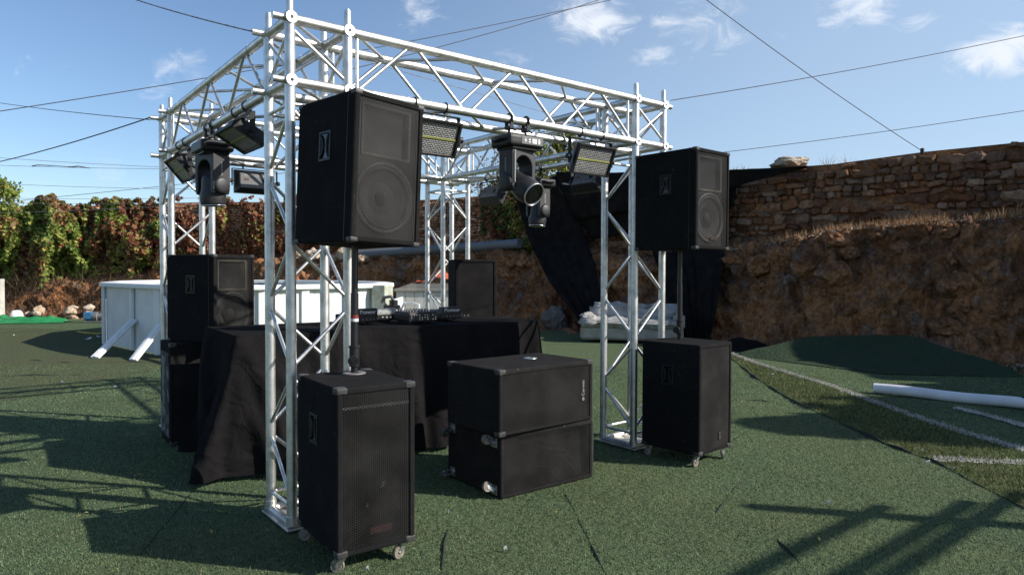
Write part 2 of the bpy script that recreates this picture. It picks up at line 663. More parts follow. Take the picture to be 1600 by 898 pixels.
sun_d = bpy.data.lights.new('sun', 'SUN')
sun_d.energy = 5.0
sun_d.angle = R(.53)
sun_d.color = (1, .94, .85)
sun = bpy.data.objects.new('sun', sun_d)
COL.objects.link(sun)
sun.rotation_mode = 'QUATERNION'
sun.rotation_quaternion = SUN_DIR.to_track_quat('Z', 'Y')
sun.location = (10, -12, 12)
vs = scene.view_settings
vs.view_transform = 'Standard'
vs.look = 'None'
vs.exposure = 0.45
vs.gamma = 1
vs.use_curve_mapping = False
scene.cycles.transparent_max_bounces = 16
scene.cycles.max_bounces = 6

# ------------------------------------------------------------------ ground
g = MB()
g.add([(-500, -500, -.012), (500, -500, -.012), (500, 500, -.012), (-500, 500, -.012)], [(0, 1, 2, 3)])
struct('ground', g, 'soil')
g = MB()
g.grid(lambda a, b: (-14 + 30 * a, -9 + 36 * b, 0), 4, 4, False)
struct('turf', g, 'turf')


def sheet(name, pts, z, m):
    g = MB()
    g.add([(p.x, p.y, z) for p in pts], [tuple(range(len(pts)))])
    return struct(name, g, m)


# the strip of longer, older turf between the raised seam and the white line
seam_px = [(1128, 548), (1180, 590), (1230, 622), (1290, 650), (1380, 692), (1462, 722), (1530, 758), (1605, 796), (1800, 905)]
seam = [G(*q) for q in seam_px]
far_px = [(2100, 905), (1900, 790), (1700, 735), (1600, 706), (1500, 672), (1400, 634), (1300, 600), (1200, 572), (1140, 552)]
sheet('turf_strip', seam + [G(*q) for q in far_px], .005, 'turf_old')
sheet('old_turf', [G(*q) for q in [(-400, 520), (-400, 640), (-60, 640), (120, 605), (230, 580), (330, 545), (200, 520), (40, 512)]], .004, 'turf_brown')


def ribbon(name, pts, w, z, m, jit=.012):
    g = MB()
    L = []
    pts = [Vector((p.x, p.y, 0)) for p in pts]
    for i in range(len(pts) - 1):
        n = max(2, int((pts[i + 1] - pts[i]).length / .04))
        for k in range(n):
            L.append(pts[i].lerp(pts[i + 1], k / n))
    L.append(pts[-1])
    vs, fs = [], []
    for i, p in enumerate(L):
        t = (L[min(i + 1, len(L) - 1)] - L[max(i - 1, 0)]).normalized()
        nn = Vector((-t.y, t.x, 0))
        a = w * .5 + rnd.uniform(-jit, jit)
        b = w * .5 + rnd.uniform(-jit, jit)
        vs += [p + nn * a + Vector((0, 0, z)), p - nn * b + Vector((0, 0, z))]
    for i in range(len(L) - 1):
        fs.append((2 * i, 2 * i + 1, 2 * i + 3, 2 * i + 2))
    g.add(vs, fs)
    return struct(name, g, m)


LINES = [([G(1140, 552), G(1185, 569), G(1300, 604), G(1400, 641), G(1500, 675), G(1602, 705), G(1750, 752)], .085),
         ([G(1458, 718), G(1530, 722), G(1604, 724), G(1750, 728)], .085),
         ([G(1494, 638), G(1550, 652), G(1602, 667), G(1750, 700)], .07)]
for pts, w in LINES:
    ribbon('pitch_marking', pts, w, .009, 'line', .02)


def ridge(pts, w, h, m):
    """raised edge of a turf roll"""
    g = MB()
    L = []
    for i in range(len(pts) - 1):
        for k in range(10):
            L.append(pts[i].lerp(pts[i + 1], k / 10))
    L.append(pts[-1])
    vs, fs = [], []
    for i, p in enumerate(L):
        t = (L[min(i + 1, len(L) - 1)] - L[max(i - 1, 0)])
        t.z = 0
        t.normalize()
        nn = Vector((-t.y, t.x, 0))
        k = max(.05, .5 + 1.6 * noise.noise(p * 4.0))
        off = nn * noise.noise(p * 3.1) * w
        for (o, z) in ((-1, .002), (-.4, h * k), (.3, h * k * .9), (1, .002)):
            q = p + off + nn * o * w * min(1.6, .1 + k)
            vs.append((q.x, q.y, z))
    for i in range(len(L) - 1):
        for k in range(3):
            fs.append((4 * i + k, 4 * i + k + 1, 4 * i + 5 + k, 4 * i + 4 + k))
    g.add(vs, fs, True)
    return struct('turf_seam', g, m)


ridge(seam[:9], .016, .022, 'seam')
ridge([G(702, 826), G(694, 850), G(690, 900), G(680, 960)], .006, .010, 'seam')
ridge([G(1215, 843), G(1240, 868), G(1262, 896), G(1300, 940)], .007, .012, 'seam')
ridge([G(884, 772), G(905, 812), G(928, 860), G(950, 905)], .005, .007, 'seam')
ridge([G(298, 772), G(262, 815), G(222, 862), G(200, 900)], .004, .006, 'seam')
ridge([G(1190, 735), G(1150, 760), G(1120, 800)], .004, .006, 'seam')
ridge([G(0, 588), G(60, 587), G(125, 586)], .014, .022, 'seam')
ridge([G(120, 562), G(150, 566), G(215, 566), G(245, 565)], .008, .012, 'seam')
ridge([G(30, 561), G(75, 565), G(110, 567)], .008, .012, 'seam')
ridge([G(940, 597), G(990, 601)], .008, .014, 'seam')
ridge([G(950, 634), G(985, 632)], .01, .02, 'seam')
ridge([G(1145, 625), G(1190, 626), G(1215, 630)], .008, .014, 'seam')

# pile: short blades standing on the turf near the camera, denser where they show larger
def fast_mesh(name, V, Fq, cols, m, kind=None):
    """V (n,k,3) one small polygon each"""
    n, k = V.shape[0], V.shape[1]
    me = bpy.data.meshes.new(name)
    me.vertices.add(n * k)
    me.vertices.foreach_set('co', V.astype(np.float32).ravel())
    me.loops.add(n * k)
    me.loops.foreach_set('vertex_index', np.arange(n * k, dtype=np.int32))
    me.polygons.add(n)
    me.polygons.foreach_set('loop_start', np.arange(0, n * k, k, dtype=np.int32))
    me.polygons.foreach_set('loop_total', np.full(n, k, dtype=np.int32))
    at = me.attributes.new('Col', 'FLOAT_COLOR', 'FACE')
    at.data.foreach_set('color', np.c_[cols, np.ones(n)].astype(np.float32).ravel())
    me.materials.append(MT[m])
    me.update(calc_edges=True)
    me.validate()
    o = bpy.data.objects.new(name, me)
    COL.objects.link(o)
    if kind:
        o['kind'] = kind
    return o


def blades(base, hgt, wid, cols, lean=.7):
    n = len(base)
    a = nr.uniform(0, 2 * PI, n)
    dx = np.stack([np.cos(a), np.sin(a), np.zeros(n)], 1)
    b = nr.uniform(0, 2 * PI, n)
    ln = nr.uniform(.1, lean, n) * hgt
    tip = base + np.stack([np.cos(b) * ln, np.sin(b) * ln, hgt * nr.uniform(.6, 1.1, n)], 1)
    w = (wid * nr.uniform(.7, 1.3, n))[:, None] * .5
    return np.stack([base - dx * w, base + dx * w, tip], 1)


n = 330000
Z = 2.2 + 7.0 * nr.uniform(0, 1, n) ** 1.5
lat = nr.uniform(-.80, .80, n) * Z
dh = np.array([math.sin(YAW), math.cos(YAW)])
rh = np.array([math.cos(YAW), -math.sin(YAW)])
xy = np.array([CAM.x, CAM.y]) + Z[:, None] * dh + lat[:, None] * rh
base = np.c_[xy, np.zeros(n) + .001]
pal = np.array([(.150, .198, .108), (.190, .222, .124), (.150, .200, .122), (.215, .238, .142), (.150, .192, .096), (.03, .05, .026), (.06, .088, .046)])  # last two colours paint the shade in the gaps between blades
cols = pal[nr.randint(0, 7, n)] * nr.uniform(.70, 1.30, (n, 1))
pn = np.array([noise.noise(Vector((q[0] * 1.1, q[1] * 1.1, 0))) + .7 * noise.noise(Vector((q[0] * 4.2, q[1] * 4.2, 3))) + .5 * noise.noise(Vector((q[0] * 17, q[1] * 17, 5))) for q in xy])
cols *= np.clip(1.05 + .42 * pn, .5, 1.6)[:, None]
warm = np.clip(np.array([noise.noise(Vector((q[0] * .8, q[1] * .8, 9))) for q in xy]) * 1.6, 0, 1)[:, None]
cols = cols * (1 - warm) + cols * np.array([1.22, 1.02, .86]) * warm
cols *= np.array([.90, 1.04, .96])
strw = nr.uniform(0, 1, n) < .006
cols[strw] = (.30, .27, .15)
h = np.where(strw, .022, .0090) * (.8 + .06 * Z)
tag(fast_mesh('turf_pile', blades(base, h, .0032 * (.7 + .22 * Z), cols), None, cols, 'pile', 'stuff'), 'short green plastic pile of the turf', 'turf')

# longer olive pile on the strip
poly = [(p.x, p.y) for p in seam + [G(*q) for q in far_px]]


def inside(pt, poly):
    c = False
    j = len(poly) - 1
    for i in range(len(poly)):
        if (poly[i][1] > pt[1]) != (poly[j][1] > pt[1]) and pt[0] < (poly[j][0] - poly[i][0]) * (pt[1] - poly[i][1]) / (poly[j][1] - poly[i][1]) + poly[i][0]:
            c = not c
        j = i
    return c


bx0, bx1 = min(p[0] for p in poly), max(p[0] for p in poly)
by0, by1 = min(p[1] for p in poly), max(p[1] for p in poly)
B = []
while len(B) < 30000:
    q = (rnd.uniform(bx0, bx1), rnd.uniform(by0, by1))
    if inside(q, poly):
        B.append((q[0], q[1], .005))
B = np.array(B)
pal = np.array([(.11, .14, .05), (.16, .175, .07), (.07, .10, .035), (.21, .205, .095), (.03, .045, .018)])
cols = pal[nr.randint(0, 5, len(B))] * nr.uniform(.7, 1.3, (len(B), 1))
tag(fast_mesh('long_turf_pile', blades(B, .028, .006, cols, .9), None, cols, 'dry', 'stuff'), 'longer olive pile of the turf strip beside the white line', 'turf')
B = []
for pts, w in LINES:
    for i in range(len(pts) - 1):
        L_ = (pts[i + 1] - pts[i]).length
        t = (pts[i + 1] - pts[i]).normalized()
        nn = Vector((-t.y, t.x, 0))
        for k in range(int(L_ * 700)):
            q = pts[i].lerp(pts[i + 1], rnd.random()) + nn * rnd.gauss(0, w * .33)
            B.append((q.x, q.y, .008))
B = np.array(B)
cols = np.array([(.55, .54, .50)]) * nr.uniform(.6, 1.15, (len(B), 1))
tag(fast_mesh('white_line_pile', blades(B, .024, .007, cols, .9), None, cols, 'dry', 'stuff'), 'fuzzy white pile of the pitch markings', 'turf')

# ------------------------------------------------------------------ bank and wall
# survey of the site edge: pixel column, toe distance, ledge row, wall-top row
SITE = [(-900, 15.5, 440, 320), (-500, 16.5, 440, 320), (-200, 17.3, 440, 322), (0, 17.8, 440, 326), (130, 18.2, 440, 322), (250, 18.3, 425, 318), (330, 18.4, 415, 316),
        (460, 18.0, 402, 316), (560, 17.8, 402, 315), (680, 17.0, 402, 312), (760, 16.2, 398, 306), (820, 15.6, 398, 296), (880, 15.0, 400, 284),
        (1000, 14.1, 402, 271), (1100, 12.9, 398, 268), (1200, 11.6, 384, 264), (1300, 10.6, 364, 257), (1440, 9.9, 352, 238),
        (1600, 9.3, 343, 222), (1800, 8.3, 330, 178), (2100, 7.0, 300, 112), (2400, 5.8, 270, 15), (2900, 5.0, 240, -95)]


def site(px):
    px = max(SITE[0][0], min(SITE[-1][0], px))
    for i in range(len(SITE) - 1):
        a, b = SITE[i], SITE[i + 1]
        if px <= b[0]:
            t = (px - a[0]) / (b[0] - a[0])
            t2 = t
            return [a[k] + (b[k] - a[k]) * t2 for k in range(1, 4)]
    return list(SITE[-1][1:])


WALL_BACK = 1.15


def wall_back(px):
    return 1.15 + .4 * max(0, min(1, (px - 1150) / 200)) * (1 if px < 1700 else max(0, 1 - (px - 1700) / 300))



def hz(px, Z):                       # ground point of a pixel column at horizontal distance Z
    v = ray(px, 424)
    q = CAM + v * Z
    return Vector((q.x, q.y, 0))


def ledge_z(px):
    Z, ly, wy = site(px)
    return max(.5, P(px, ly, Z + .55).z)


def top_z(px):
    Z, ly, wy = site(px)
    return P(px, wy, Z + wall_back(px)).z


PX0, PX1 = -900, 2900
NU = 620
prof = [(-.9, -.35), (-.12, -.02), (0, .05), (.06, .15), (.12, .28), (.17, .40), (.22, .52), (.28, .64), (.33, .76), (.38, .86), (.44, .94), (.52, 1.0), (.72, 1.02), (.95, 1.03), (1.3, 1.05), (3.0, 1.1)]
vs, fs = [], []
for i in range(NU + 1):
    px = PX0 + (PX1 - PX0) * i / NU
    Z, ly, wy = site(px)
    lz = ledge_z(px)
    for j, (dz, k) in enumerate(prof):
        p = hz(px, Z + dz)
        p.z = lz * k if k > 0 else k * .2
        if 1 <= j <= 12:
            q = Vector((p.x, p.y, p.z * 1.2))
            away = (p - CAM)
            away.z = 0
            away.normalize()
            s_ = .30 * noise.fractal(q * .9, 1, 2, 4) + .16 * noise.ridged_multi_fractal(q * 1.6, 1, 2, 4, 1, 2) - .12
            p += away * s_ * (1 if 2 <= j < 11 else .4)
            p.z += (.09 * noise.fractal(q * 1.7 + Vector((5, 5, 5)), 1, 2, 4)) * (1 if j > 2 else .3)
        vs.append(p)
nj = len(prof)
for i in range(NU):
    for j in range(nj - 1):
        fs.append((i * nj + j, (i + 1) * nj + j, (i + 1) * nj + j + 1, i * nj + j + 1))
g = MB()
g.add(vs, fs, True)
bank = struct('earth_bank', g, 'bank')
sub = bank.modifiers.new('detail', 'SUBSURF')
sub.levels = sub.render_levels = 2
tx = bpy.data.textures.new('rock', 'MUSGRAVE') if False else bpy.data.textures.new('rock', 'CLOUDS')
tx.noise_scale = .28
tx.noise_depth = 5
dm = bank.modifiers.new('rock', 'DISPLACE')
dm.texture = tx
dm.texture_coords = 'GLOBAL'
dm.strength = .46
dm.mid_level = .5

tx2 = bpy.data.textures.new('grit', 'CLOUDS')
tx2.noise_scale = .085
tx2.noise_depth = 4
dm2 = bank.modifiers.new('grit', 'DISPLACE')
dm2.texture = tx2
dm2.texture_coords = 'GLOBAL'
dm2.strength = .12
dm2.mid_level = .5

STONE_PAL = [(.160, .078, .042), (.190, .100, .055), (.12, .060, .034), (.22, .125, .075), (.14, .085, .056), (.185, .082, .040), (.25, .16, .105)]


def build_wall(name, label, px0, px1, pal, big):
    t = thing(name, label, 'stone wall', hz((px0 + px1) / 2, site((px0 + px1) / 2)[0] + wall_back((px0 + px1) / 2)))
    inv = Matrix.Translation(-Vector(t.location))
    core, st, cap = MB(), MB(), MB()
    for q in (core, st, cap):
        q.X = inv
    # distances along the wall
    N = int(abs(px1 - px0) / 4)
    W = [px0 + (px1 - px0) * i / N for i in range(N + 1)]
    pts = [hz(w, site(w)[0] + wall_back(w)) for w in W]
    cum = [0]
    for i in range(N):
        cum.append(cum[-1] + (pts[i + 1] - pts[i]).length)

    def at(sv):
        sv = max(0, min(cum[-1], sv))
        lo, hi = 0, N
        while hi - lo > 1:
            m_ = (lo + hi) // 2
            if cum[m_] <= sv:
                lo = m_
            else:
                hi = m_
        f = (sv - cum[lo]) / max(1e-6, cum[hi] - cum[lo])
        return W[lo] + (W[hi] - W[lo]) * f, pts[lo].lerp(pts[hi], f), (pts[hi] - pts[lo]).normalized()
    vs, fs = [], []
    for i in range(N + 1):
        px = W[i]
        p = pts[i]
        aw = p - CAM
        aw.z = 0
        aw.normalize()
        tz = top_z(px)
        for (d, z) in ((.015, .2), (.015, tz), (.5, tz), (.5, 0)):
            q = p + aw * d
            q.z = z
            vs.append(q)
    for i in range(N):
        for j in range(3):
            fs.append((i * 4 + j, (i + 1) * 4 + j, (i + 1) * 4 + j + 1, i * 4 + j + 1))
    core.add(vs, fs)
    z_rows = []
    z = .9
    while z < 4.6:
        hgt = rnd.uniform(.075, .15) * big
        z_rows.append((z, hgt))
        z += hgt * .97
    unit = []
    bm = bmesh.new()
    bmesh.ops.create_cube(bm, size=1)
    bmesh.ops.bevel(bm, geom=bm.edges[:], offset=.2, segments=1, affect='EDGES')
    bm.verts.index_update()
    uv_ = [v.co.copy() for v in bm.verts]
    uf_ = [tuple(v.index for v in f.verts) for f in bm.faces]
    bm.free()
    for (z, hgt) in z_rows:
        sv = rnd.uniform(-.2, 0)
        while sv < cum[-1]:
            L_ = hgt * rnd.choice((rnd.uniform(.7, 1.6), rnd.uniform(1.2, 3.4)))
            px, p, tn = at(sv + L_ / 2)
            lz = ledge_z(px)
            tz = top_z(px)
            zc = z + hgt / 2 + .035 * noise.noise(Vector((sv * .8, z, 3)))
            if zc > lz - .15 and zc < tz - .05 and rnd.random() < .965:
                zh = hgt * rnd.uniform(.62, 1.12)
                if zc + zh / 2 > tz - .03:
                    zh = max(.04, (tz - .03 - zc) * 2)
                nrm = Vector((tn.y, -tn.x, 0))
                if nrm.dot(CAM - p) < 0:
                    nrm = -nrm
                rt = rnd.gauss(0, .12)
                dep = rnd.uniform(.12, .2)
                out = rnd.uniform(-.015, .045)
                c_ = rnd.choice(pal)
                k = rnd.uniform(.7, 1.3)
                c_ = tuple(x * k for x in c_)
                vv = []
                for v in uv_:
                    x = v.x * L_ * .97 + rnd.uniform(-1, 1) * .15 * hgt
                    y = v.z * zh + rnd.uniform(-1, 1) * .15 * hgt
                    dd = v.y * dep + rnd.uniform(-1, 1) * .015
                    x, y = x * math.cos(rt) - y * math.sin(rt), x * math.sin(rt) + y * math.cos(rt)
                    q = p + tn * x + nrm * (dd + out - .03)
                    q.z = zc + y
                    vv.append(q)
                st.add(vv, uf_, False, c_)
            sv += L_ * 1.0
    st.build('wall_stones', 'stone', t)
    core.build('mortar_core', 'bank', t)
    return t


build_wall('stone_wall', 'brown rubble stone wall rising to the right above the earth bank', 905, 2900, STONE_PAL, 1.15)
build_wall('stone_wall', 'sunlit low rubble wall behind the far truss tower and grey pipe', -900, 900, [tuple(min(.6, x * 2.0) for x in c) for c in STONE_PAL], .72)  # same stone palette, lightened in colour for the sunlit stretch of wall

# turf laid up against the foot of the right hand bank
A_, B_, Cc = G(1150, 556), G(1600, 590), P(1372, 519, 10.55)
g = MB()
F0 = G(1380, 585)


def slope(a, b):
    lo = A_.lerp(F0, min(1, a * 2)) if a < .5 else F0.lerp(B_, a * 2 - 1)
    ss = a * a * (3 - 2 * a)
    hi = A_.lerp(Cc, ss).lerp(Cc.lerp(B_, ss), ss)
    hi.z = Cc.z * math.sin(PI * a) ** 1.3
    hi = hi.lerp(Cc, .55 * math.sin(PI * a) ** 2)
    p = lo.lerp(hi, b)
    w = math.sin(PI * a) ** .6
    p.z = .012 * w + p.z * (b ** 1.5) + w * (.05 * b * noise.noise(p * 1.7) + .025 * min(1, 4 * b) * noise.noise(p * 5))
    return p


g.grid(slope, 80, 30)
struct('turf_slope', g, 'turf_shaded')

# ------------------------------------------------------------------ loose stones, dry grass, plants
def leaf_cloud(points, size, cols, up=.35, jit=1.0):
    pts = np.asarray(points, float)
    n = len(pts)
    nrm = nr.normal(0, 1, (n, 3)) * jit
    tocam = np.array(CAM) - pts
    tocam /= np.linalg.norm(tocam, axis=1)[:, None]
    nrm = nrm + np.array([0, 0, up]) + tocam * .5
    nrm /= np.linalg.norm(nrm, axis=1)[:, None]
    a = nr.normal(0, 1, (n, 3))
    u_ = np.cross(nrm, a)
    u_ /= np.linalg.norm(u_, axis=1)[:, None]
    w_ = np.cross(nrm, u_)
    s = (size * nr.uniform(.6, 1.35, n))[:, None]
    return np.stack([pts - u_ * s * .5, pts - w_ * s * .36 + u_ * s * .05, pts + u_ * s * .5, pts + w_ * s * .36 + u_ * s * .05], 1)


def pick(pal, n, v=.25):
    pal = np.array(pal)
    return pal[nr.randint(0, len(pal), n)] * nr.uniform(1 - v, 1 + v, (n, 1))


GREEN = [(.14, .20, .035), (.18, .25, .045), (.08, .13, .03), (.25, .29, .06), (.32, .33, .08)]
DEEP = [(.045, .075, .02), (.065, .105, .03), (.085, .13, .035), (.12, .16, .045)]
REDB = [(.27, .085, .042), (.19, .068, .038), (.33, .15, .075), (.15, .07, .04), (.25, .14, .08)]
YEL = [(.36, .32, .07), (.28, .26, .06), (.40, .33, .11), (.18, .19, .05)]


def ivy(name, label, px0, px1, n, zlo, pals, thick, bottomfall, bulge=0.0):
    """climbing foliage hugging the wall between two pixel columns"""
    pts, cl = [], []
    while len(pts) < n:
        px = rnd.uniform(px0, px1)
        Z, ly, wy = site(px)
        tz = top_z(px)
        e = .26 * noise.noise(Vector((px * .02, 0, 9))) + .16 * noise.noise(Vector((px * .09, 2, 9)))
        hi = tz + .12 + e
        b0 = zlo + .35 * noise.noise(Vector((px * .018, 4, 1))) + bottomfall * noise.noise(Vector((px * .07, 7, 1)))
        z = rnd.uniform(b0, hi)
        f = (z - b0) / max(.1, hi - b0)
        d = noise.noise(Vector((px * .035, z * 1.6, 5.5)))
        d2 = noise.noise(Vector((px * .11, z * 4.5, 1.5)))
        if px < 135:
            d = max(d, -.12)
        if d + .6 * d2 - (.35 * f * max(0, min(1, (px - 300) / 120)) if px > 250 and px < 700 else 0) < -.30 + rnd.uniform(-.1, .1):
            continue
        dep = rnd.random() ** 1.6
        out = thick * (.45 + .55 * math.sin(PI * min(1, f * 1.1))) * (1 + 1.1 * d + .5 * d2)
        p = hz(px, Z + wall_back(px) - .08 - out * (1 - dep * .8) - bulge * (1 - f) * .6)
        p.z = z
        pts.append(p)
        mixv = noise.noise(Vector((px * .02, z * .9, 2.2))) + .5 * noise.noise(Vector((px * .08, z * 3, 8.2))) + rnd.gauss(0, .24)
        cl.append(pals(px, f, mixv))
    sz = np.full(n, .115)
    o = fast_mesh(name, leaf_cloud(pts, sz, cl), None, np.array(cl), 'leaf')
    return tag(o, label, 'climbing plant')


def c_of(pal):
    k = rnd.uniform(.75, 1.25)
    return tuple(x * k for x in rnd.choice(pal))


ivy('climbing_plant', 'tall mixed green and rusty creeper covering the wall behind the pool', 50, 258, 18000, .85,
    lambda px, f, m: c_of(GREEN if m > .06 + .16 * (px > 150) - .25 * (f < .45) else REDB if m > -.5 else YEL), .60, .4)
ivy('climbing_plant', 'dry reddish brown creeper hanging on the wall behind the left tower', 250, 545, 8500, 1.5,
    lambda px, f, m: c_of(REDB if m > -.52 else YEL), .24, .5)
ivy('climbing_plant', 'bright yellow green creeper at the left edge of the picture', -260, 84, 17000, .75,
    lambda px, f, m: c_of(GREEN if m > -.05 else YEL if m > -.3 else REDB), .7, .4, .25)
ivy('climbing_plant', 'thin yellowish creeper beside the hanging black netting', 752, 850, 2600, 1.75,
    lambda px, f, m: c_of(YEL if m > .1 else DEEP if m > -.25 else REDB), .18, .6)


def tree(name, label, base, blobs, trunk_top, n, pal, size, r0=.14, holes=-.12):
    t = thing(name, label, 'tree', base)
    b = Vector(base)
    m = MB()
    for (c, rad) in blobs:
        c = Vector(c)
        mid = Vector((b.x, b.y, trunk_top)).lerp(c, .5) + Vector((rnd.uniform(-.2, .2), rnd.uniform(-.2, .2), -.2))
        m.path([Vector((0, 0, trunk_top)) + Vector((0, 0, -.3)), mid - b, c - b], [r0 * .6, r0 * .35, r0 * .12], 7)
        for k in range(5):
            e = c + Vector((rnd.gauss(0, 1), rnd.gauss(0, 1), rnd.gauss(0, .8))).normalized() * rad * .9
            m.path([c.lerp(mid, .2) - b, e - b], [r0 * .13, r0 * .04], 5)
    m.path([(0, 0, -.1), (.03, .02, trunk_top * .5), (0, 0, trunk_top)], [r0 * 1.2, r0, r0 * .8], 9)
    m.build('trunk', 'bark', t)
    pts, cl = [], []
    tot = sum(rd ** 2 for _, rd in blobs)
    for (c, rad) in blobs:
        c = Vector(c)
        for k in range(int(n * rad ** 2 / tot)):
            d = Vector((rnd.gauss(0, 1), rnd.gauss(0, 1), rnd.gauss(0, 1))).normalized()
            q = c + d * rad * (.35 + .65 * rnd.random() ** .5) * (.8 + .5 * noise.noise(d * 2.1 + c))
            if noise.noise(q * 1.9) < holes + rnd.uniform(-.12, .12):
                continue
            pts.append(q - b)
            cl.append(c_of(pal))
    # leaf_cloud orients by world position, close enough in local space
    o = fast_mesh('crown', leaf_cloud(pts, np.full(len(pts), size), cl), None, np.array(cl), 'leaf')
    o.parent = t
    return t


def wp(px, py, Z):
    return tuple(P(px, py, Z))


def tbase(px, Z):
    q = hz(px, Z)
    return (q.x, q.y, 0)


tree('tree', 'yellowing bushy tree beyond the wall seen through the truss', tbase(845, 21),
     [(wp(850, 262, 21), .95), (wp(885, 225, 21), .55), (wp(805, 285, 20.6), .75), (wp(905, 268, 21.2), .8), (wp(865, 195, 21), .30), (wp(775, 305, 20.5), .5)], 2.4, 7500, YEL + GREEN[:3], .12)
tree('tree', 'sparse grey twiggy bush beyond the wall beside the far tower', tbase(772, 20),
     [(wp(770, 275, 20), .7), (wp(790, 230, 20), .55), (wp(745, 295, 20), .45)], 2.2, 700, [(.16, .13, .10), (.2, .15, .11)], .08, .08)
tree('tree', 'rounded dark green tree top at the far left edge', tbase(-20, 22),
     [(wp(-5, 318, 22), .95), (wp(-60, 300, 22), 1.1), (wp(35, 338, 21.6), .6), (wp(-10, 290, 22), .5), (wp(70, 345, 21), .5), (wp(105, 335, 20), .35)], 2.2, 11000, GREEN[:4] + YEL[:1], .13)
# a tree outside the frame on the right, it throws the broad shadow across the turf
shade = []
for (px, py, r_, h_) in ((1232, 662, .26, 3.3), (1300, 668, .40, 3.5), (1375, 668, .50, 3.6), (1450, 655, .60, 3.7), (1530, 640, .75, 3.8), (1600, 660, .8, 3.6), (1540, 612, .5, 4.0), (1640, 620, .9, 4.1), (1500, 684, .35, 3.4), (1720, 660, .9, 3.8)):
    q = G(px, py)
    shade.append(((q.x + .985 * h_, q.y - 1.2 * h_, h_), r_))
tree('tree', 'tree beyond the right edge of the picture shading the turf', (shade[5][0][0], shade[5][0][1], 0), shade, 2.4, 30000, DEEP, .17, .14, -.5)

# dry grass along the ledge and on the wall top
B, S = [], []
for k in range(5200):
    px = rnd.uniform(1125, 1640) if k % 5 else rnd.uniform(560, 800)
    Z, ly, wy = site(px)
    if noise.noise(Vector((px * .013, 1, 3))) + rnd.uniform(-.3, .3) < -.05:
        continue
    p = hz(px, Z + rnd.uniform(.42, .95))
    B.append((p.x, p.y, ledge_z(px) * 1.02 + rnd.uniform(-.05, .03)))
    S.append(rnd.uniform(.05, .18))
for (px, num, hh) in ((1155, 34, .26), (1175, 30, .2), (1290, 30, .35), (1320, 26, .3), (1140, 20, .22), (985, 20, .25), (1010, 24, .3)):
    for k in range(num):
        q = px + rnd.gauss(0, 6)
        Z, ly, wy = site(q)
        p = hz(q, Z + wall_back(px) + rnd.uniform(.1, .4))
        B.append((p.x, p.y, top_z(q) - .06))
        S.append(rnd.uniform(.5, 1) * hh)
B, S = np.array(B), np.array(S)
cols = pick([(.36, .22, .11), (.28, .15, .07), (.42, .29, .16), (.24, .12, .06)], len(B))
tag(fast_mesh('dry_grass', blades(B, S, .012, cols, .8), None, cols, 'dry', 'stuff'), 'dry straw coloured grass along the ledge of the bank', 'grass')
B = []
for k in range(2600):
    px = rnd.uniform(-20, 250)
    Z, ly, wy = site(px)
    p = hz(px, Z + rnd.uniform(-.1, .5))
    B.append((p.x, p.y, rnd.uniform(.05, 1.0)))
B = np.array(B)
cols = pick([(.09, .06, .04), (.14, .09, .05), (.06, .04, .03)], len(B))
tag(fast_mesh('dead_stems', blades(B, nr.uniform(.15, .5, len(B)), .012, cols, 1.2), None, cols, 'dry', 'stuff'), 'tangle of dead stems under the creeper', 'undergrowth')


def boulder(name, label, c, r, sq, pal, group=None, cat='rock', mt_='stone'):
    m = MB()
    bm = bmesh.new()
    bmesh.ops.create_icosphere(bm, subdivisions=3, radius=1)
    off = Vector((rnd.uniform(0, 50), rnd.uniform(0, 50), 0))
    vs = []
    bm.verts.index_update()
    for v in bm.verts:
        k = 1 + .45 * noise.fractal(v.co * 1.1 + off, 1, 2, 4) + .10 * noise.fractal(v.co * 4 + off, 1, 2, 3)
        vs.append(Vector((v.co.x * r * k, v.co.y * r * k, v.co.z * r * k * sq)))
    m.add(vs, [tuple(v.index for v in f.verts) for f in bm.faces], False, rnd.choice(pal))
    bm.free()
    o = m.build(name, mt_)
    o.location = c
    return tag(o, label, cat, group)


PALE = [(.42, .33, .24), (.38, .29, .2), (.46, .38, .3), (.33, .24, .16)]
for k in range(9):
    px = rnd.choice((rnd.uniform(100, 146), rnd.uniform(44, 70), rnd.uniform(100, 140)))
    q = hz(px, site(px)[0] - .25 + rnd.uniform(-.3, .25))
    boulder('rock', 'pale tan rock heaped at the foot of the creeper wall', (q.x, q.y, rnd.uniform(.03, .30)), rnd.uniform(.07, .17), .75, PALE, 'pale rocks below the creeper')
for k in range(14):
    px = rnd.uniform(430, 580)
    Z, ly, wy = site(px)
    q = hz(px, Z + rnd.uniform(.35, .8))
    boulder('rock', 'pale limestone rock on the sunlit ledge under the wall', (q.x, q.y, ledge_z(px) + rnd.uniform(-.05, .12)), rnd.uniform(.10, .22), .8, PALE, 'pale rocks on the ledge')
for k in range(46):
    px = rnd.uniform(1130, 1640) if k % 4 else rnd.uniform(770, 835)
    Z, ly, wy = site(px)
    kk = rnd.random() ** .8
    if k % 7 == 0:
        kk = .97
    q = hz(px, Z + .14 + .45 * kk)
    r_ = rnd.choice((rnd.uniform(.08, .18), rnd.uniform(.14, .34)))
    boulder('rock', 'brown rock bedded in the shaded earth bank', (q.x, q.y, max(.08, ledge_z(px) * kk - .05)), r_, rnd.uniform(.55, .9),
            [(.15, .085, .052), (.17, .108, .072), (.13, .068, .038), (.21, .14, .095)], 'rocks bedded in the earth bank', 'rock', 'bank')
V, C_ = [], []
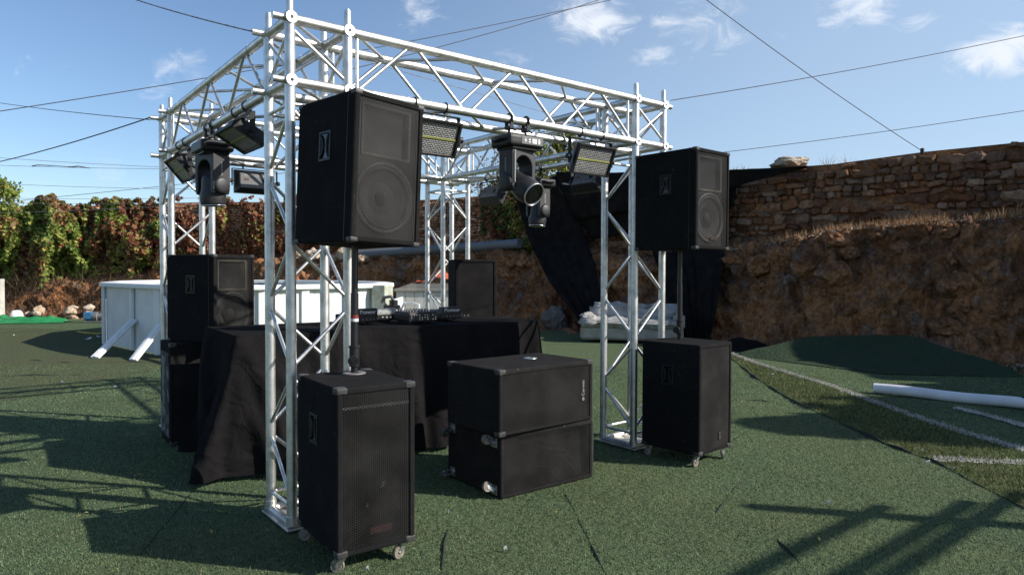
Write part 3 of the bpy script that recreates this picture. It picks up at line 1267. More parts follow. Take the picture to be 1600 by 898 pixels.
for k in range(3800):
    px = rnd.uniform(1130, 1660) if k % 3 else rnd.uniform(560, 785)
    Z, ly, wy = site(px)
    foot = rnd.random() < .6
    q = hz(px, Z + (rnd.gauss(-.12, .16) if foot else rnd.uniform(.40, .8)))
    z0 = .02 if foot else ledge_z(px) * 1.01
    s_ = rnd.uniform(.012, .045)
    V.append((q.x, q.y, z0 + rnd.uniform(0, .02)))
    C_.append(c_of([(.30, .21, .14), (.22, .14, .09), (.38, .30, .23), (.17, .10, .06)]))
V = np.array(V)
tag(fast_mesh('rubble', leaf_cloud(V, np.full(len(V), .045), C_, .8), None, np.array(C_), 'stone', 'stuff'), 'loose stone chips along the foot and ledge of the bank', 'rubble')
boulder('rock', 'large grey boulder at the foot of the bank right of the table', hz(866, 15.0) + Vector((0, 0, .22)), .27, 1.1, [(.15, .135, .125)])
boulder('rock', 'flat pale boulder lying on top of the right wall', P(1232, 255, 12.9), .30, .35, [(.40, .34, .26)])

# ------------------------------------------------------------------ truss
S_, L1, L2, H = .3, 2.79, 2.83, 2.5
frame = thing('truss_frame', 'square silver aluminium box truss gantry standing over the DJ table', 'stage truss')
TR, DR = .0253, .0098


def zigzag(m, a0, a1, b0, b1, n, r=DR, start=0, gap=.012):
    """diagonals between chord a (a0->a1) and chord b (b0->b1)"""
    a0, a1, b0, b1 = map(Vector, (a0, a1, b0, b1))
    side = start
    for i in range(n):
        t0, t1 = i / n, (i + 1) / n
        p = (a0.lerp(a1, t0 + gap) if side == 0 else b0.lerp(b1, t0 + gap))
        q = (b0.lerp(b1, t1 - gap) if side == 0 else a0.lerp(a1, t1 - gap))
        m.tube(p, q, r, 8)
        side = 1 - side


def tower(x, y):
    t = thing('truss_tower', None, None, (x, y, 0))
    t.parent = frame
    lac = MB()
    P4 = [(0, 0), (S_, 0), (S_, S_), (0, S_)]
    for i, (a, b) in enumerate(P4):
        c = MB()
        c.tube((a, b, .03), (a, b, 2.2), TR, 16)
        c.tube((a, b, .03), (a, b, .075), TR + .004, 16)
        c.build('chord', 'alu', t)
        a2, b2 = P4[(i + 1) % 4]
        z0, z1 = .12, 2.1
        zigzag(lac, (a, b, z0), (a, b, z1), (a2, b2, z0), (a2, b2, z1), 6, DR, i % 2)
        for z in (.12, 2.09):
            lac.tube((a, b, z), (a2, b2, z), DR, 8)
    lac.build('lacing', 'alu', t)
    p = MB()
    p.box((S_ / 2, S_ / 2, .014), (S_ + .075, S_ + .075, .010), .003)
    for i in range(4):
        a, b = P4[i]
        a2, b2 = P4[(i + 1) % 4]
        p.tube((a, b, .03), (a2, b2, .03), .022, 10)
    p.build('base_plate', 'alu_old', t)
    return t


def corner(x, y, left, front):
    t = thing('corner_block', None, None, (x, y, 0))
    t.parent = frame
    m = MB()
    h = MB()
    P4 = [(0, 0), (S_, 0), (S_, S_), (0, S_)]
    for i, (a, b) in enumerate(P4):
        m.tube((a, b, 2.195), (a, b, H + .03), TR, 16)
        m.tube((a, b, H + .03), (a, b, H + .105), .0175, 12)
        m.tube((a, b, H + .105), (a, b, H + .112), .013, 12)
        a2, b2 = P4[(i + 1) % 4]
        for z in (2.2, H):
            m.tube((a, b, z), (a2, b2, z), TR - .0006, 16)
        # side crosses
        if (i + int(left)) % 2 == 0:
            m.tube((a, b, 2.24), (a2, b2, H - .04), DR, 8)
            m.tube((a, b, H - .04), (a2, b2, 2.24), DR * .98, 8)
        else:
            m.tube((a, b, H - .04), (a2, b2, 2.24), DR, 8)
        for z in (2.2, H):
            dy = -1 if b == 0 else 1
            m.tube((a, b, z), (a, b + dy * .031, z), .0285, 18)
            h = MB()
            h.tube((a, b + dy * .0305, z), (a, b + dy * .0322, z), .0085, 12)
            h.build('hole_shade', 'plastic', t)  # black disc painting the shade inside an open hole
            dx = -1 if a == 0 else 1
            m.tube((a, b, z), (a + dx * .085, b, z), .0175, 12)
    m.tube((0, 0, 2.2), (S_, S_, 2.2), DR, 8)
    m.tube((0, 0, H), (S_, S_, H), DR, 8)
    m.build('connector', 'alu', t)


def beam(a, b, side):
    """a, b: ends of the reference lower chord; side: offset to the other pair"""
    a, b, side = Vector(a), Vector(b), Vector(side)
    t = thing('truss_beam', None, None, a)
    t.parent = frame
    d = b - a
    o = Vector((0, 0, 0))
    up = Vector((0, 0, S_))
    for off in (o, side, up, side + up):
        c = MB()
        c.tube(off, off + d, TR, 16)
        for k in (.12, .45, .88):
            c.tube(off + d * k, off + d * (k + .0022), TR + .0012, 16)
        c.build('chord', 'alu', t)
    m = MB()
    n = 6
    for (p, q, s0) in ((up, o, 1), (up + side, side, 1), (up, up + side, 0), (o, side, 0)):
        zigzag(m, p, p + d, q, q + d, n, DR, s0, .008)
    dn = d.normalized()
    for k in (.025, d.length - .06):
        m.tube(dn * k, dn * k + up, DR, 8)
        m.tube(dn * k + side, dn * k + side + up, DR, 8)
    m.build('lacing', 'alu', t)
    return t


TX, TY = L1 - S_, L2 - S_
for (x, y, l, f) in ((0, 0, True, True), (TX, 0, False, True), (0, TY, True, False), (TX, TY, False, False)):
    tower(x, y)
    corner(x, y, l, f)
sx, sy = Vector((0, S_, 0)), Vector((S_, 0, 0))
beam((S_ + .026, 0, 2.2), (TX - .026, 0, 2.2), sx)
beam((S_ + .026, TY, 2.2), (TX - .026, TY, 2.2), sx)
beam((0, S_ + .026, 2.2), (0, TY - .026, 2.2), sy)
beam((TX, S_ + .026, 2.2), (TX, TY - .026, 2.2), sy)

# ------------------------------------------------------------------ loudspeakers


def frame_of(o, rot, tx=0, ty=0):
    ex = Vector((math.cos(rot), math.sin(rot), 0))
    ey = Vector((-math.sin(rot), math.cos(rot), 0))
    ez = (Vector((0, 0, 1)) + ex * tx + ey * ty).normalized()
    ex = (ex - ez * ex.dot(ez)).normalized()
    ey = ez.cross(ex)
    m = Matrix((ex, ey, ez)).transposed().to_4x4()
    m.translation = Vector(o)
    return m


def cabinet(parent, w, d, h, m, rec=.045, rim=.016, bev=.012):
    bm = bmesh.new()
    bmesh.ops.create_cube(bm, size=1)
    for v in bm.verts:
        v.co = Vector((v.co.x * w, v.co.y * d, (v.co.z + .5) * h))
    bmesh.ops.bevel(bm, geom=bm.edges[:], offset=bev, segments=3, affect='EDGES', profile=.6)
    bm.faces.ensure_lookup_table()
    fr = max((f for f in bm.faces if f.normal.y < -.99), key=lambda f: f.calc_area())
    bmesh.ops.inset_region(bm, faces=[fr], thickness=rim, depth=0)
    bmesh.ops.inset_region(bm, faces=[fr], thickness=.0008, depth=-rec)
    me = bpy.data.meshes.new('cabinet')
    bm.to_mesh(me)
    bm.free()
    me.materials.append(MT[m])
    o = bpy.data.objects.new('cabinet', me)
    COL.objects.link(o)
    o.parent = parent
    return o


def corners(parent, w, d, h, which, s=.045):
    for (a, b, c) in which:
        m = MB()
        x, y, z = a * w / 2, b * d / 2, (h if c > 0 else 0)
        e = .0025
        m.box((x - a * (s / 2 - e), y - b * (s / 2 - e), z - c * (s * .30 - e)), (s, s, s * .6), .009, None, 3)
        m.build('corner_protector', 'protector', parent)


def side_handle(parent, w, z, y, side=-1, hw=.095, hh=.135):
    m = MB()
    X = side * (w / 2)
    t = .012
    out = [(-hw / 2, -hh / 2), (hw / 2, -hh / 2), (hw / 2, hh / 2), (-hw / 2, hh / 2)]
    rings = [(1.0, .0), (1.0, .004), (.97, .006), (.80, .006), (.72, .0012)]
    vs, fs = [], []
    for (k, o_) in rings:
        for (a, b) in out:
            # keep the frame width even
            aa = math.copysign(abs(a) - (1 - k) * hw * .5, a)
            bb = math.copysign(abs(b) - (1 - k) * hw * .5, b)
            vs.append((X + side * o_, y + aa, z + bb))
    for i in range(len(rings) - 1):
        for k in range(4):
            fs.append((i * 4 + k, i * 4 + (k + 1) % 4, (i + 1) * 4 + (k + 1) % 4, (i + 1) * 4 + k))
    m.add(vs, fs)
    hm = MB()
    hm.add([vs[q] for q in (16, 17, 18, 19)], [(0, 1, 2, 3)])
    # hour-glass grip lips
    for sgn in (-1, 1):
        m.path([(X + side * .006, y + sgn * hw * .36, z - hh * .36), (X + side * .004, y + sgn * hw * .20, z - hh * .22),
                (X + side * .003, y + sgn * hw * .16, z), (X + side * .004, y + sgn * hw * .20, z + hh * .22), (X + side * .006, y + sgn * hw * .36, z + hh * .36)], .006, 6)
    o = m.build('side_handle', 'plastic', parent)
    hm.build('recess_shade', 'lens', o)  # flat dark plate, paints the shade of the handle's hollow
    return o


def grille(parent, w, d, h, m, rim=.016, inset=.006, z0=0.0):
    g = MB()
    a, y = w / 2 - rim - .001, -d / 2 + inset
    b0, b1 = rim + .001 + z0, h - rim - .001
    n = 6
    g.grid(lambda u, v: (-a + 2 * a * u, y - .004 * math.sin(PI * u) * math.sin(PI * v), b0 + (b1 - b0) * v), n, n)
    return g.build('grille', m, parent)


def driver(parent, x, y, z, r, n=48):
    mt = Matrix.Translation((x, y, z)) @ Matrix.Rotation(R(90), 4, 'X')   # +z of the lathe points to -y
    ring = MB()
    ring.lathe([(r, 0), (r * 1.0, .008), (r * .97, .011), (r * .90, .011), (r * .885, .006)], mt, n, False)
    o = ring.build('driver_frame', 'cone_ring', parent)
    c = MB()
    prof = [(r * .89, .006), (r * .86, .011), (r * .82, .011), (r * .785, .004)]
    for k in range(9):
        q = .785 - .06 * k
        prof.append((r * q, -.0035 * k + (.0018 if k % 2 else 0)))
    prof += [(r * .26, -.030), (r * .25, -.024), (r * .2, -.016), (r * .12, -.010), (r * .04, -.008), (0.0001, -.008)]
    c.lathe(prof, mt, n, False)
    c.build('cone', 'cone', o)
    return o


def baffle_two_way(parent, w, d, h, y, rim, horn, cz, r):
    """front board with a round cut-out for the driver and a rectangular one for the horn"""
    m = MB()
    a = w / 2 - rim - .002
    b0, b1 = rim + .002, h - rim - .002
    hx, hz0, hz1 = horn
    zs = hz0 - .02                                # split line between the two cut-outs
    N = 64
    vs, fs = [], []
    for k in range(N):
        t = 2 * PI * k / N
        c, s = math.cos(t), math.sin(t)
        vs.append((r * .995 * c, y, cz + r * .995 * s))
        kx = a / abs(c) if abs(c) > 1e-6 else 1e9
        kz = ((zs - cz) / s if s > 0 else (b0 - cz) / s) if abs(s) > 1e-6 else 1e9
        q = min(kx, kz)
        vs.append((q * c, y, cz + q * s))
    for k in range(N):
        j = (k + 1) % N
        fs.append((2 * k, 2 * k + 1, 2 * j + 1, 2 * j))
    # corner fills of the ring
    m.add(vs, fs)
    for (X, Zc) in ((a, zs), (-a, zs), (a, b0), (-a, b0)):
        m.add([(X, y + .0006, Zc), (X * .55, y + .0006, Zc), (X, y + .0006, Zc + (cz - Zc) * .5)], [(0, 1, 2)])
    def quad(x0, x1, z0, z1):
        m.add([(x0, y, z0), (x1, y, z0), (x1, y, z1), (x0, y, z1)], [(0, 1, 2, 3)])
    quad(-a, a, zs, hz0)
    quad(-a, a, hz1, b1)
    quad(-a, -hx, hz0, hz1)
    quad(hx, a, hz0, hz1)
    m.build('baffle', 'baffle', parent)
    f = MB()
    rings = [(1.07, 1.07, -.001), (1.07, 1.07, -.008), (.97, .97, -.008), (.95, .95, .0), (.62, .86, .075), (.22, .74, .13)]
    vs, fs = [], []
    zc, hh = (hz0 + hz1) / 2, (hz1 - hz0) / 2
    for (k, kz_, dy) in rings:
        for (p, q) in ((-1, -1), (1, -1), (1, 1), (-1, 1)):
            vs.append((p * hx * k, y + dy, zc + q * hh * kz_))
    nr_ = len(rings)
    for i in range(nr_ - 1):
        for k in range(4):
            fs.append((i * 4 + k, i * 4 + (k + 1) % 4, (i + 1) * 4 + (k + 1) % 4, (i + 1) * 4 + k))
    e = (nr_ - 1) * 4
    fs.append((e, e + 1, e + 2, e + 3))
    f.add(vs, fs)
    f.build('horn', 'horn', parent)


ALL8 = [(a, b, c) for a in (-1, 1) for b in (-1, 1) for c in (-1, 1)]


def two_way(label, o, w, d, h, rot, tx=0, ty=0, gm='grille', rusty=False, seam=False):
    mt = frame_of(o, rot, tx, ty)
    mt = mt @ Matrix.Translation((w / 2, d / 2, 0))
    t = thing('loudspeaker', label, 'loudspeaker', mt.translation, mt.to_3x3(), 'two way loudspeakers')
    rec = .20
    cabinet(t, w, d, h, 'carpet', rec)
    yb = -d / 2 + .034
    r = min(w * .43, .175)
    cz = .045 + r
    baffle_two_way(t, w, d, h, yb, .016, (w * .33, h * .60, h * .93), cz, r)
    driver(t, 0, yb, cz, r)
    grille(t, w, d, h, gm)
    corners(t, w, d, h, [c for c in ALL8], .04)
    side_handle(t, w, h * .66, -.01)
    side_handle(t, w, h * .66, -.01, 1)
    s = MB()
    s.box((0, -d / 2 + .055, h / 2), (w + .0016, .0035, h + .0016), .0004)
    s.build('edge_joint', 'plastic', t)
    if rusty:
        b = MB()
        b.box((.03, -d / 2 + .012, .075), (.075, .003, .022), .001)
        b.build('badge', 'rust', t)
    return t


def caster(parent, loc, rot, dark=False, swing=0.6):
    """swivel caster: loc is the mounting point, local -z points away from the cabinet"""
    e = bpy.data.objects.new('caster', None)
    COL.objects.link(e)
    e.parent = parent
    e.location = loc
    e.rotation_mode = 'QUATERNION'
    e.rotation_quaternion = (rot.to_quaternion() if rot else Matrix().to_quaternion())
    m = MB()
    m.box((0, 0, -.002), (.055, .055, .004), .001)
    m.tube((0, 0, -.004), (0, 0, -.016), .016, 14)
    m.X = Matrix.Rotation(swing, 4, 'Z')
    for s in (-1, 1):
        m.add([(-.014, s * .012, -.014), (.014, s * .012, -.014), (.034, s * .012, -.046), (.026, s * .012, -.056), (.014, s * .012, -.05),
               (-.014, s * .0135, -.014), (.014, s * .0135, -.014), (.034, s * .0135, -.046), (.026, s * .0135, -.056), (.014, s * .0135, -.05)],
              [(0, 1, 2, 3, 4), (9, 8, 7, 6, 5), (0, 5, 6, 1), (1, 6, 7, 2), (2, 7, 8, 3), (3, 8, 9, 4), (4, 9, 5, 0)])
    m.box((0, 0, -.0135), (.03, .027, .003), .0008)
    m.tube((.024, -.016, -.048), (.024, .016, -.048), .004, 8)
    m.build('caster_fork', 'steel', e)
    wl = MB()
    mt = Matrix.Rotation(swing, 4, 'Z') @ Matrix.Translation((.024, 0, -.048)) @ Matrix.Rotation(R(90), 4, 'X')
    wl.lathe([(.006, -.010), (.018, -.010), (.020, -.0085), (.0275, -.010), (.0295, -.006), (.0295, .006), (.0275, .010), (.020, .0085), (.018, .010), (.006, .010)], mt, 22, True, False)
    wl.build('wheel', 'rubber_dark' if dark else 'rubber', e)
    return e


DOWN = Matrix()


def sub_front(parent, w, d, h, gm, fold=True):
    """sloping boards inside the bass cabinet behind the grille"""
    m = MB()
    a, y0 = w / 2 - .018, -d / 2 + .020
    b0, b1 = .018, h - .018
    if fold:
        A1, A2 = (-a, b0 + (b1 - b0) * .16), (a, b0 + (b1 - b0) * .60)
        m.add([(-a, y0 + .012, b1), (a, y0 + .012, b1), (a, y0 + .004, A2[1]), (-a, y0 + .004, A1[1])], [(0, 1, 2, 3)])
        m.add([(-a, y0 + .004, A1[1]), (a, y0 + .004, A2[1]), (a, y0 + .05, b0), (-a, y0 + .02, b0)], [(0, 1, 2), (0, 2, 3)])
    else:
        m.add([(-a, y0, b0), (a, y0, b0), (a, y0, b1), (-a, y0, b1)], [(0, 1, 2, 3)])
    m.build('baffle', 'baffle_dark' if gm == 'grille_dark' else 'foam', parent)


def subwoofer(label, o, w, d, h, rot, gm, fold=True, badge=None, casters=True, handle=True, ctop=True, cm='carpet', frontfoam=False):
    mt = frame_of(o, rot) @ Matrix.Translation((w / 2, d / 2, 0))
    t = thing('subwoofer', label, 'subwoofer', mt.translation, mt.to_3x3(), 'bass loudspeakers')
    cabinet(t, w, d, h, cm, .072)
    sub_front(t, w, d, h, gm, fold)
    grille(t, w, d, h, gm)
    if not frontfoam:
        lip = MB()
        lip.box((0, -d / 2 + .012, h * .875), (w - .036, .010, .012), .003)
        lip.build('inner_lip', 'cone_ring', t)
    corners(t, w, d, h, ALL8 if ctop else [c for c in ALL8 if c[2] < 0], .05)
    if handle:
        side_handle(t, w, h * .70, .02)
        side_handle(t, w, h * .70, .02, 1)
    if casters:
        for (a, b) in ((-1, -1), (1, -1), (-1, 1), (1, 1)):
            caster(t, (a * (w / 2 - .042), b * (d / 2 - .042), 0), None, False, rnd.uniform(2.2, 3.8))
    return t


# near stack at the front tower: bass bin on casters, pole, top cabinet
NS = (-.045, -.634, .078)
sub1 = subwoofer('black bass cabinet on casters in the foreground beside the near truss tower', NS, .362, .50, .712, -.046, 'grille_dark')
b = MB()
b.box((.02, -.2385, .085), (.10, .004, .030), .001)
b.build('badge', 'rust', sub1)
for (x, z, s) in ((-.05, .19, .016), (.02, .265, .024)):
    b = MB()
    b.add([(x, -.2405, z), (x + s * .7, -.2405, z + s * .2), (x + s * .9, -.2405, z + s), (x + s * .3, -.2405, z + s * 1.2)], [(0, 1, 2, 3)])
    b.build('paper_scrap', 'protector', sub1, .001)


def pole(label, base, top, flange=True, sticker=False, knob_dir=(-.5, -.85)):
    b, tp = Vector(base), Vector(top)
    t = thing('speaker_pole', label, 'speaker pole', b)
    d = tp - b
    m = MB()
    m.tube(d * .10, d * .62, .0185, 16)
    m.build('tube', 'pole', t)
    m = MB()
    m.tube(d * .60, d, .0155, 16)
    m.build('inner_tube', 'pole', t)
    m = MB()
    m.tube((0, 0, 0), d * .06, .0165, 16)
    m.tube(d * .055, d * .20, .024, 18)
    m.tube(d * .20, d * .215, .028, 18)
    c = m.build('collar', 'plastic', t)
    k = Vector((knob_dir[0], knob_dir[1], 0)).normalized()
    m = MB()
    q = d * .11
    m.tube(q + k * .02, q + k * .05, .012, 12)
    m.tube(q + k * .048, q + k * .066, .024, 18)
    m.tube(q + k * .066, q + k * .068, .013, 18)
    m.build('knob', 'plastic', c)
    if flange:
        m = MB()
        m.lathe([(.055, 0), (.055, .003), (.05, .005), (.02, .006), (.02, .001)], None, 28)
        m.build('socket_plate', 'grey_metal', t)
    if sticker:
        m = MB()
        m.tube(d * .425, d * .452, .0190, 16)
        m.build('sticker', 'red', t)
        m = MB()
        m.tube(d * .402, d * .4245, .0190, 16)
        m.build('sticker', 'white', t)
    return t


ptop = NS[2] + .712 + .001
pb = G(553.5, 583, ptop)
pole('black speaker pole with red sticker on the near bass cabinet', pb, (pb.x + .006, pb.y + .002, 1.408), True, True)
up1 = two_way('large scuffed black loudspeaker raised on a pole in front of the near tower', (.047, -.570, 1.408), .374, .478, .655, .14, .043, -.003)

RS = (2.476, -.575, .078)
sub2 = subwoofer('black bass cabinet on casters beside the right truss tower', RS, .40, .46, .725, .075, 'foam', True, frontfoam=True, ctop=False)
m = MB()
m.box((.05, -.2295, .10), (.022, .004, .05), .001)
m.build('badge', 'protector', sub2)
pb2 = Vector((2.70, -.235, RS[2] + .726))
pole('plain black speaker pole on the right bass cabinet', pb2, (pb2.x, pb2.y, 1.427), False, False, (-.95, -.3))
up2 = two_way('black loudspeaker on a pole beside the right tower with a dusty grille', (2.442, -.559, 1.4276), .385, .503, .656, .038, 0, 0, 'grille_fine', True)

# two bass cabinets lying on their sides in front of the table
def lying(label, o, w, d, h, rot, cst, badge, corner):
    """cabinet lying on its side; its grille faces the camera, casters stick out of the left end"""
    mt = frame_of(o, rot) @ Matrix.Translation((w / 2, d / 2, 0))
    t = thing('subwoofer', label, 'subwoofer', mt.translation, mt.to_3x3(), 'bass loudspeakers')
    cabinet(t, w, d, h, 'carpet_worn', .05, .014, .014)
    m = MB()
    a, y0 = w / 2 - .016, -d / 2 + .014
    if cst:
        m.add([(-a, y0, .016), (-a + .30, y0, .016), (-a + .10, y0, h - .016), (-a, y0, h - .016)], [(0, 1, 2, 3)])
        m.add([(-a + .30, y0, .016), (a, y0 + .03, .016), (a, y0 + .05, h - .016), (-a + .10, y0 + .035, h - .016)], [(0, 1, 2, 3)])
    else:
        m.add([(-a, y0, .016), (a, y0, .016), (a, y0, h - .016), (-a, y0, h - .016)], [(0, 1, 2, 3)])
    m.build('baffle', 'foam', t)
    grille(t, w, d, h, 'grille_fine', .014, .004)
    # end trim rolls
    m = MB()
    m.box((w / 2 + .003, -d / 2 + .03, h / 2), (.012, .05, h - .03), .005)
    m.build('end_trim', 'protector', t)
    if corner:
        corners(t, w, d, h, [(-1, -1, 1), (-1, -1, -1), (-1, 1, 1), (1, -1, 1)], .05)
    if badge:
        text('badge', badge, .032, Matrix.Translation((w * .385, -d / 2 - .0008, h * .55)) @ Matrix.Rotation(R(-90), 4, 'Y') @ FRONT, 'badge', t, .0008)
        m = MB()
        m.lathe([(.010, 0), (.010, .002), (.007, .002), (.007, 0)], Matrix.Translation((w * .385, -d / 2 - .0008, h * .55 - .066)) @ FRONT, 16)
        m.build('badge_ring', 'badge', t)
        m = MB()
        m.lathe([(.045, 0), (.045, .003), (.03, .004), (.018, .004), (.018, -.02)], Matrix.Translation((.12, .05, h)), 24)
        m.build('pole_socket', 'steel', t)
    if cst:
        rot_ = Matrix.Rotation(R(90), 3, 'Y')      # mount normal to -x
        for k, (b, c) in enumerate(((-1, .86), (-1, .12), (1, .86), (1, .12))):
            caster(t, (-w / 2, b * (d / 2 - .06), h * c), rot_, b > 0, (2.6, 2.9, .4, 1.2)[k])
    return t


lying('lower bass cabinet lying on its side with casters showing at its left end', (1.083, -.275, .003), .71, .56, .362, -.02, True, None, False)
lying('upper bass cabinet resting on the lower one in front of the table', (1.040, -.318, .367), .745, .50, .368, .035, False, 'Cerwin', True)

# left stack
ls = G(268.4, 699)
lsub = subwoofer('black bass cabinet with a worn pale edge under the left loudspeaker', (-.105, 2.115, .004), .40, .385, .742, -.03, 'foam', False, casters=False, cm='carpet', handle=False)
m = MB()
m.box((-.2012, .01, .36), (.004, .30, .62), .001)
m.build('side_panel', 'worn', lsub)
two_way('black loudspeaker standing on a bass cabinet at the left end of the table', (.151, 1.93, .748), .38, .505, .648, .45, 0, 0, 'grille_fine')
# far right stack behind the table
fp = P(711.5, 405, 6.05)
subwoofer('black bass cabinet mostly hidden behind the table at the far tower', (fp.x, fp.y, .004), .40, .45, .70, -.30, 'foam', False, casters=False, handle=False)
t = subwoofer('tall grille fronted loudspeaker standing behind the table by the far tower', (fp.x, fp.y, .708), .375, .42, fp.z - .708, -.42, 'foam', False, casters=False, handle=False, frontfoam=True, ctop=False)
t.name = 'loudspeaker'
t['category'] = 'loudspeaker'
t['group'] = 'two way loudspeakers'

# ------------------------------------------------------------------ moving heads and strobe lamps


def hook(parent, x, up=0.0):
    """clamp over a 50 mm chord whose centre is at z = 0.03 above the origin"""
    m = MB()
    pts = [(x, .033 * math.sin(a), .03 + .033 * math.cos(a)) for a in [R(q) for q in range(-150, 151, 20)]]
    m.path(pts, .0065, 6)
    m.X = Matrix.Translation((0, 0, 0))
    m.box((x, .024, .0), (.022, .012, .05), .002)
    m.box((x, -.024, .0), (.022, .012, .05), .002)
    m.box((x, 0, -.022), (.03, .06, .02), .003)
    m.tube((x, 0, -.02), (x, 0, -.065), .008, 8)
    m.tube((x, -.03, -.03), (x, -.06, -.045), .006, 8)
    m.build('clamp', 'plastic', parent)


def moving_head(label, loc, rz, pan, tilt, reach=1.0, marks=True):
    t = thing('moving_head', label, 'stage light', loc, rz, 'moving head stage lights')
    hook(t, -.065)
    hook(t, .065)
    m = MB()
    m.box((0, 0, -.105), (.27, .20, .072), .022, None, 3)
    m.box((0, 0, -.148), (.20, .16, .016), .006)
    for s in (-1, 1):
        m.path([(s * .125, -.07, -.10), (s * .15, -.05, -.10), (s * .15, .05, -.10), (s * .125, .07, -.10)], .010, 8)
    b = m.build('base', 'plastic', t)
    m = MB()
    m.box((.035, -.1005, -.105), (.165, .004, .046), .002)
    d = m.build('display', 'case_grey', b)
    m = MB()
    for (x, z, a, c) in ((-.02, -.105, .018, .006), (-.02, -.105, .006, .026), (.012, -.098, .014, .008), (.012, -.112, .014, .008), (.05, -.105, .034, .028), (.086, -.105, .012, .03), (.086, -.105, .022, .006)):
        m.box((x, -.1035, z), (a, .003, c), .0008)
    m.build('button', 'white', d)
    Y = thing('yoke', None, None, (0, 0, -.155), pan)
    Y.parent = t
    # arch-shaped yoke
    ow, oh, iw = .100, .25, .069
    out = [(-ow, 0), (-ow, -oh + .03), (-ow + .012, -oh), (-iw - .006, -oh), (-iw, -oh + .02)]
    arc = [(-iw * math.cos(a), -.10 + .066 * math.sin(a)) for a in [R(q) for q in range(0, 181, 15)]]
    out = out + arc + [(iw, -oh + .02), (iw + .006, -oh), (ow - .012, -oh), (ow, -oh + .03), (ow, 0), (ow - .03, .008), (-ow + .03, .008)]
    m = MB()
    m.prism(out, -.06, .06)
    for sg in (-1, 1):
        m.lathe([(.054, 0), (.054, .006), (.046, .016), (.03, .02), (.0001, .021)], Matrix.Translation((sg * (ow - .002), 0, -oh + .055)) @ Matrix.Rotation(sg * R(90), 4, 'Y'), 28)
    ya = m.build('yoke_arch', 'plastic_soft', Y)
    bv = ya.modifiers.new('round', 'BEVEL')
    bv.width = .006
    bv.segments = 2
    bv.limit_method = 'ANGLE'
    m = MB()
    m.path([(-ow + .016, -.0635, -.02), (-ow + .016, -.0635, -oh + .05)], .0055, 8)
    m.build('yoke_trim', 'badge', Y)
    for (x, z) in ((-ow + .02, -.012), (ow - .02, -.012), (-ow + .02, -.235), (ow - .02, -.20)):
        m = MB()
        m.tube((x, -.060, z), (x, -.0645, z), .005, 8)
        m.build('screw', 'badge', Y)
    if marks:
        m = MB()
        for sg in (-1, 1):
            m = MB()
            for k in range(6):
                m.box((sg * (ow + .0008), 0, -.055 - k * .014), (.002, .010, .009), .0005)
            m.build('marking', 'badge', Y)
    Hd = thing('head', None, None, (0, 0, -oh + .055))
    Hd.parent = Y
    Hd.rotation_euler = (tilt, 0, 0)
    SC = Matrix.Diagonal((1, 1, reach, 1))
    m = MB()
    m.X = SC
    # barrel along local -z
    m.lathe([(.03, .118), (.050, .114), (.061, .09), (.066, .05), (.067, .0), (.071, -.05), (.080, -.085), (.080, -.13), (.076, -.175), (.073, -.20), (.066, -.202), (.064, -.185)], None, 36)
    m.tube((-.09, 0, 0), (.09, 0, 0), .04, 24)
    m.build('barrel', 'plastic_soft', Hd)
    m = MB()
    m.X = SC
    m.lathe([(.0735, -.196), (.0755, -.2025), (.073, -.2065), (.067, -.204), (.066, -.200)], None, 40, False)
    m.build('lens_ring', 'chrome', Hd)
    m = MB()
    m.X = SC
    m.lathe([(.0665, -.192), (.04, -.189), (.0001, -.187)], None, 32, False)
    m.build('lens', 'lens', Hd)
    return t


ZC = 2.17
# tilt about local x swings the lens towards -y (positive tilt: lens to +y) -> negative here
h1 = moving_head('black moving head light aimed at the camera under the front beam', (1.415, 0, ZC), 0.0, R(6), R(-60), .82)
h2 = moving_head('black moving head light hanging straight down from the right beam', (L1, 1.42, ZC), R(90), R(-1), R(4), .66)
h3 = moving_head('black moving head light hanging straight down from the left beam', (0, 1.37, ZC), R(90), R(18), R(-3), .62)


